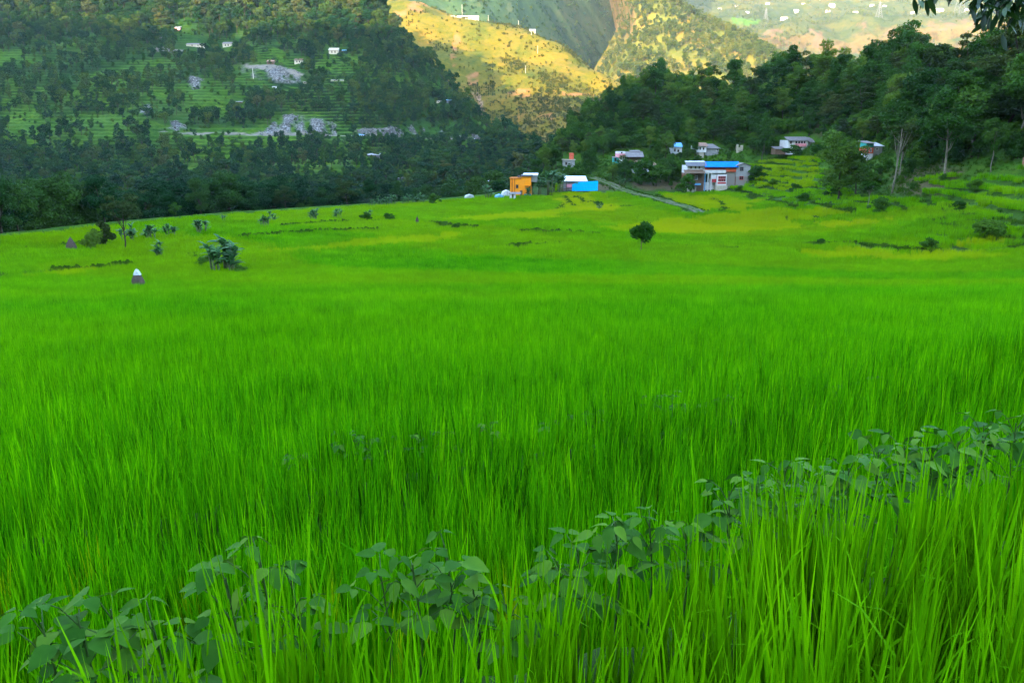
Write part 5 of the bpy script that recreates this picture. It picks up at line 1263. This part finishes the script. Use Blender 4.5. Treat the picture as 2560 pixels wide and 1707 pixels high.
for i, (x_, y_, h_, w_, lab) in enumerate([(1478, 420, 52, 1.1, 'round dark tree above the dirt track'), (1562, 452, 62, 1.1, 'dark tree in front of the pink-walled house'), (1600, 456, 58, 1.2, 'bright green tree in front of the rusty-roofed house'), (1640, 460, 46, 1.2, 'dark bush below the rusty-roofed house'),
                                           (1672, 450, 62, 1.0, 'dark tree left of the earthen house'), (1702, 446, 44, 0.9, 'yellowish tree between the earthen house and the large house'), (1735, 400, 60, 1.0, 'tall dark tree behind the left wing of the large house'), (1905, 400, 110, 0.9, 'tall pale green tree between the large house and the white farmhouse'),
                                           (1890, 450, 36, 1.3, 'green bush right of the large house'), (1985, 392, 26, 1.6, 'hedge-like bush in front of the white farmhouse'), (2040, 394, 30, 1.5, 'bush at the right corner of the white farmhouse'), (1530, 445, 40, 1.2, 'green tree beside the dirt track bend'), (1390, 420, 60, 1.0, 'fuzzy tree behind the blue tarpaulin shed'),
                                           (1340, 460, 70, 1.0, 'tall tree behind the orange house'), (1714, 481, 46, 0.9, 'dark bush in the yard under the porch of the large house')]):
    field_tree('village_tree', x_, y_, h_, (big['round'] + big['bush'] + big['tall'])[[0, 1, 4, 5, 2, 6, 8, 9, 4, 5, 6, 3, 10, 11, 7][i]] if i not in (2, 5, 8, 9, 10, 14) else big['bush'][i % 4], lab, w_)

# ================================================================ BEAN PLANTS ON THE BUND
def leaflet(seed):
    rng = np.random.default_rng(seed); m = MB(); s = np.array([0, 0.14, 0.36, 0.62, 0.85, 1.0]); w = np.array([0.02, 0.26, 0.34, 0.25, 0.11, 0.005]) * rng.uniform(0.9, 1.1)
    dr = -0.30 * s ** 2 * rng.uniform(0.4, 1.2); V = []
    for i in range(6): V += [(s[i], -w[i], dr[i] + 0.22 * w[i]), (s[i], 0, dr[i]), (s[i], w[i], dr[i] + 0.22 * w[i])]
    f = []
    for i in range(5): f += [(i * 3, i * 3 + 3, i * 3 + 4, i * 3 + 1), (i * 3 + 1, i * 3 + 4, i * 3 + 5, i * 3 + 2)]
    m.add(V, f); return m.mesh('bean_leaflet', M['bean'], True)
LF = [leaflet(i) for i in range(5)]
def bean_plant(top, foot_z, nleaf, size, label, group, seed, spread=0.16):
    rng = np.random.default_rng(seed)
    root = empty('bean_plant', (top[0], top[1], foot_z), 0, label, 'bean plant', group); H = top[2] - foot_z; st = MB()
    st.tube([(0, 0, -0.05), (0.02, 0.01, H * 0.5), (0, 0, H * 0.92)], [0.0042, 0.0035, 0.002], 6)
    for i in range(nleaf):
        u = 0.55 + 0.45 * (i + 0.5) / nleaf; a = i * 2.4 + rng.uniform(-0.4, 0.4); reach = spread * (1.35 - 0.85 * u) * rng.uniform(0.7, 1.2)
        b = np.array([0.02 * (1 - u), 0, H * u * 0.9]); e = np.array([reach * math.cos(a), reach * math.sin(a), H * (0.10 + 0.9 * u) + rng.uniform(-0.02, 0.03)])
        st.tube([b, (b + e) / 2 + [0, 0, 0.015], e], [0.0018, 0.0015, 0.0012], 5)
        s = size * rng.uniform(0.6, 1.25) * (0.72 if i >= nleaf - 2 else 1)
        for da, sc in ((0, 1.0), (1.45, 0.85), (-1.45, 0.85)):
            o = link(bpy.data.objects.new('leaf', LF[rng.integers(0, 5)]), root)
            o.location = tuple(e + 0.01 * np.array([math.cos(a + da), math.sin(a + da), 0])); o.scale = (s * sc,) * 3
            o.rotation_euler = (rng.normal(0, 0.25), rng.uniform(-0.25, 0.65), a + da + rng.normal(0, 0.15))
    st.obj('stem', M['stem'], root)
def on_bund(px, py, c0, c1):
    d = pix_dir(px, py); t_ = c0 / (d[1] - c1 * d[0]); return d * t_
BP = [(95, 1510, 'leftmost bean plant on the near bund'), (185, 1492, 'second bean plant from the left on the near bund'), (270, 1478, 'third bean plant from the left on the near bund'), (375, 1515, 'low bean plant right of the leftmost cluster'),
      (560, 1400, 'low left plant of the tall-tipped bean cluster'), (640, 1318, 'bean plant with one leaf standing highest in the left half'), (725, 1410, 'low right plant of the tall-tipped bean cluster'),
      (950, 1395, 'left plant of the centre bean cluster'), (1030, 1375, 'middle plant of the centre bean cluster'), (1115, 1335, 'centre bean plant with a leaf pointing up right'), (1180, 1425, 'low bean plant right of the centre cluster'),
      (1265, 1490, 'lowest bean plant, half hidden by rice blades'), (1395, 1375, 'bean plant at the left end of the long right-hand row'), (1445, 1345, 'second bean plant of the long right-hand row'), (1540, 1270, 'third bean plant of the long right-hand row'),
      (1625, 1268, 'fourth bean plant of the long right-hand row'), (1715, 1290, 'fifth bean plant of the long right-hand row, set low'), (1825, 1195, 'sixth bean plant of the long right-hand row'), (1895, 1180, 'seventh bean plant of the long right-hand row'),
      (1965, 1140, 'eighth bean plant of the long right-hand row'), (2045, 1160, 'ninth bean plant of the long right-hand row'), (2125, 1140, 'tenth bean plant of the long right-hand row'), (2200, 1095, 'eleventh bean plant of the long right-hand row'),
      (2265, 1080, 'twelfth bean plant of the long right-hand row'), (2335, 1092, 'thirteenth bean plant of the long right-hand row'), (2400, 1075, 'fourteenth bean plant of the long right-hand row'), (2465, 1030, 'bean plant next to last before the right edge'), (2545, 1028, 'bean plant at the right edge of the near bund'), (2640, 1010, 'bean plant just beyond the right edge')]
for i, (x_, y_, lab) in enumerate(BP):
    if x_ > 2600: lab = 'bean plant at the very end of the near bund'
    p = on_bund(x_, y_, 2.03, 0.42); fz = float(soil(p[0:1], p[1:2])[0])
    bean_plant(p, fz, 11 if x_ > 1750 else 8, 0.074, lab, 'bean plants on the near bund', 900 + i, 0.10)
for i, (x_, y_) in enumerate([(742, 1138), (858, 1080), (884, 1098), (920, 1095), (1015, 1090), (1070, 1088), (1105, 1082), (1225, 1058), (1372, 1056), (1450, 1036), (1490, 1030), (1635, 990), (1680, 985), (1735, 1015), (1790, 1010), (1815, 1000), (2085, 968), (2130, 962), (2215, 948), (2252, 948)]):
    p = on_bund(x_, y_ - 10, 7.28, 0.44); fz = float(soil(p[0:1], p[1:2])[0])
    bean_plant(p, fz, 6, 0.075, 'small bean plant peeping out of the rice on the second bund', 'bean plants on the second bund', 960 + i, 0.15)

# ================================================================ BRANCH HANGING IN FROM THE RIGHT
def long_leaf(seed):
    rng = np.random.default_rng(seed); m = MB(); s = np.array([0, .2, .5, .8, 1]); w = np.array([.03, .11, .15, .09, .005]); V = []
    for i in range(5): V += [(s[i], -w[i], -0.12 * s[i] ** 2 + 0.3 * w[i]), (s[i], 0, -0.12 * s[i] ** 2), (s[i], w[i], -0.12 * s[i] ** 2 + 0.3 * w[i])]
    f = []
    for i in range(4): f += [(i * 3, i * 3 + 3, i * 3 + 4, i * 3 + 1), (i * 3 + 1, i * 3 + 4, i * 3 + 5, i * 3 + 2)]
    m.add(V, f); return m.mesh('long_leaf', M['branch_leaf'], True)
LL = [long_leaf(i) for i in range(3)]
D0 = 6.5; bx, by = 6.3, 6.8; bz = float(soil(np.array([bx]), np.array([by]))[0])
root = empty('overhanging_tree', (bx, by, bz), 0, 'dark leafy branch hanging into the top right corner from a tree beside the field', 'tree'); off = np.array([bx, by, bz])
tops = [at(2760, -260, D0 + 0.3), at(2620, -120, D0), at(2520, -60, D0), at(2400, -60, D0 - 0.1)]
m = MB(); m.tube([np.array([0, 0, -0.3]), np.array([0.1, 0, 2.5]), np.array([0.0, 0.0, 4.6]), np.array([0.3, 0.1, 6.2])], [0.16, 0.13, 0.10, 0.04], 9); m.obj('trunk', M['bark'], root, True)
twigs = [[at(2790, -330, D0 + 0.3) , at(2640, -110, D0), at(2560, -30, D0), at(2500, 20, D0)], [at(2640, -110, D0), at(2480, -70, D0), at(2380, -40, D0 - .1), at(2300, -4, D0 - .1)], [at(2560, -30, D0), at(2470, -20, D0 + .1), at(2440, 6, D0 + .1)],
         [at(2640, -110, D0), at(2600, 0, D0 - .2), at(2570, 30, D0 - .2)], [at(2640, -110, D0), at(2700, -20, D0), at(2690, 40, D0)], [at(2640, -110, D0), at(2560, -10, D0 + .2), at(2535, 60, D0 + .2)], [at(2560, -30, D0), at(2480, 0, D0 + .3), at(2470, 45, D0 + .3)], [at(2480, -70, D0), at(2360, -70, D0), at(2335, -30, D0)]]
r5 = np.random.default_rng(9); k = 0
for tw in twigs:
    tw = [q - off for q in tw]
    if k == 0: tw = [np.array([0.0, 0.0, 4.4])] + tw
    m = MB(); m.tube(tw, np.linspace(0.022 if k == 0 else 0.010, 0.004, len(tw)), 6); m.obj('branch', M['bark'], root); k += 1
    L = smooth_line(np.array(tw[-3:]), 10)
    for j in range(34 if k != 2 else 26):
        p = L[r5.integers(len(L) // 4, len(L))]; o = link(bpy.data.objects.new('leaf', LL[j % 3]), root)
        o.location = tuple(p + r5.normal(0, 0.03, 3)); s = r5.uniform(0.10, 0.16); o.scale = (s, s, s)
        o.rotation_euler = (r5.normal(0, 0.6), r5.uniform(0.2, 1.3), r5.uniform(0, 6.28))
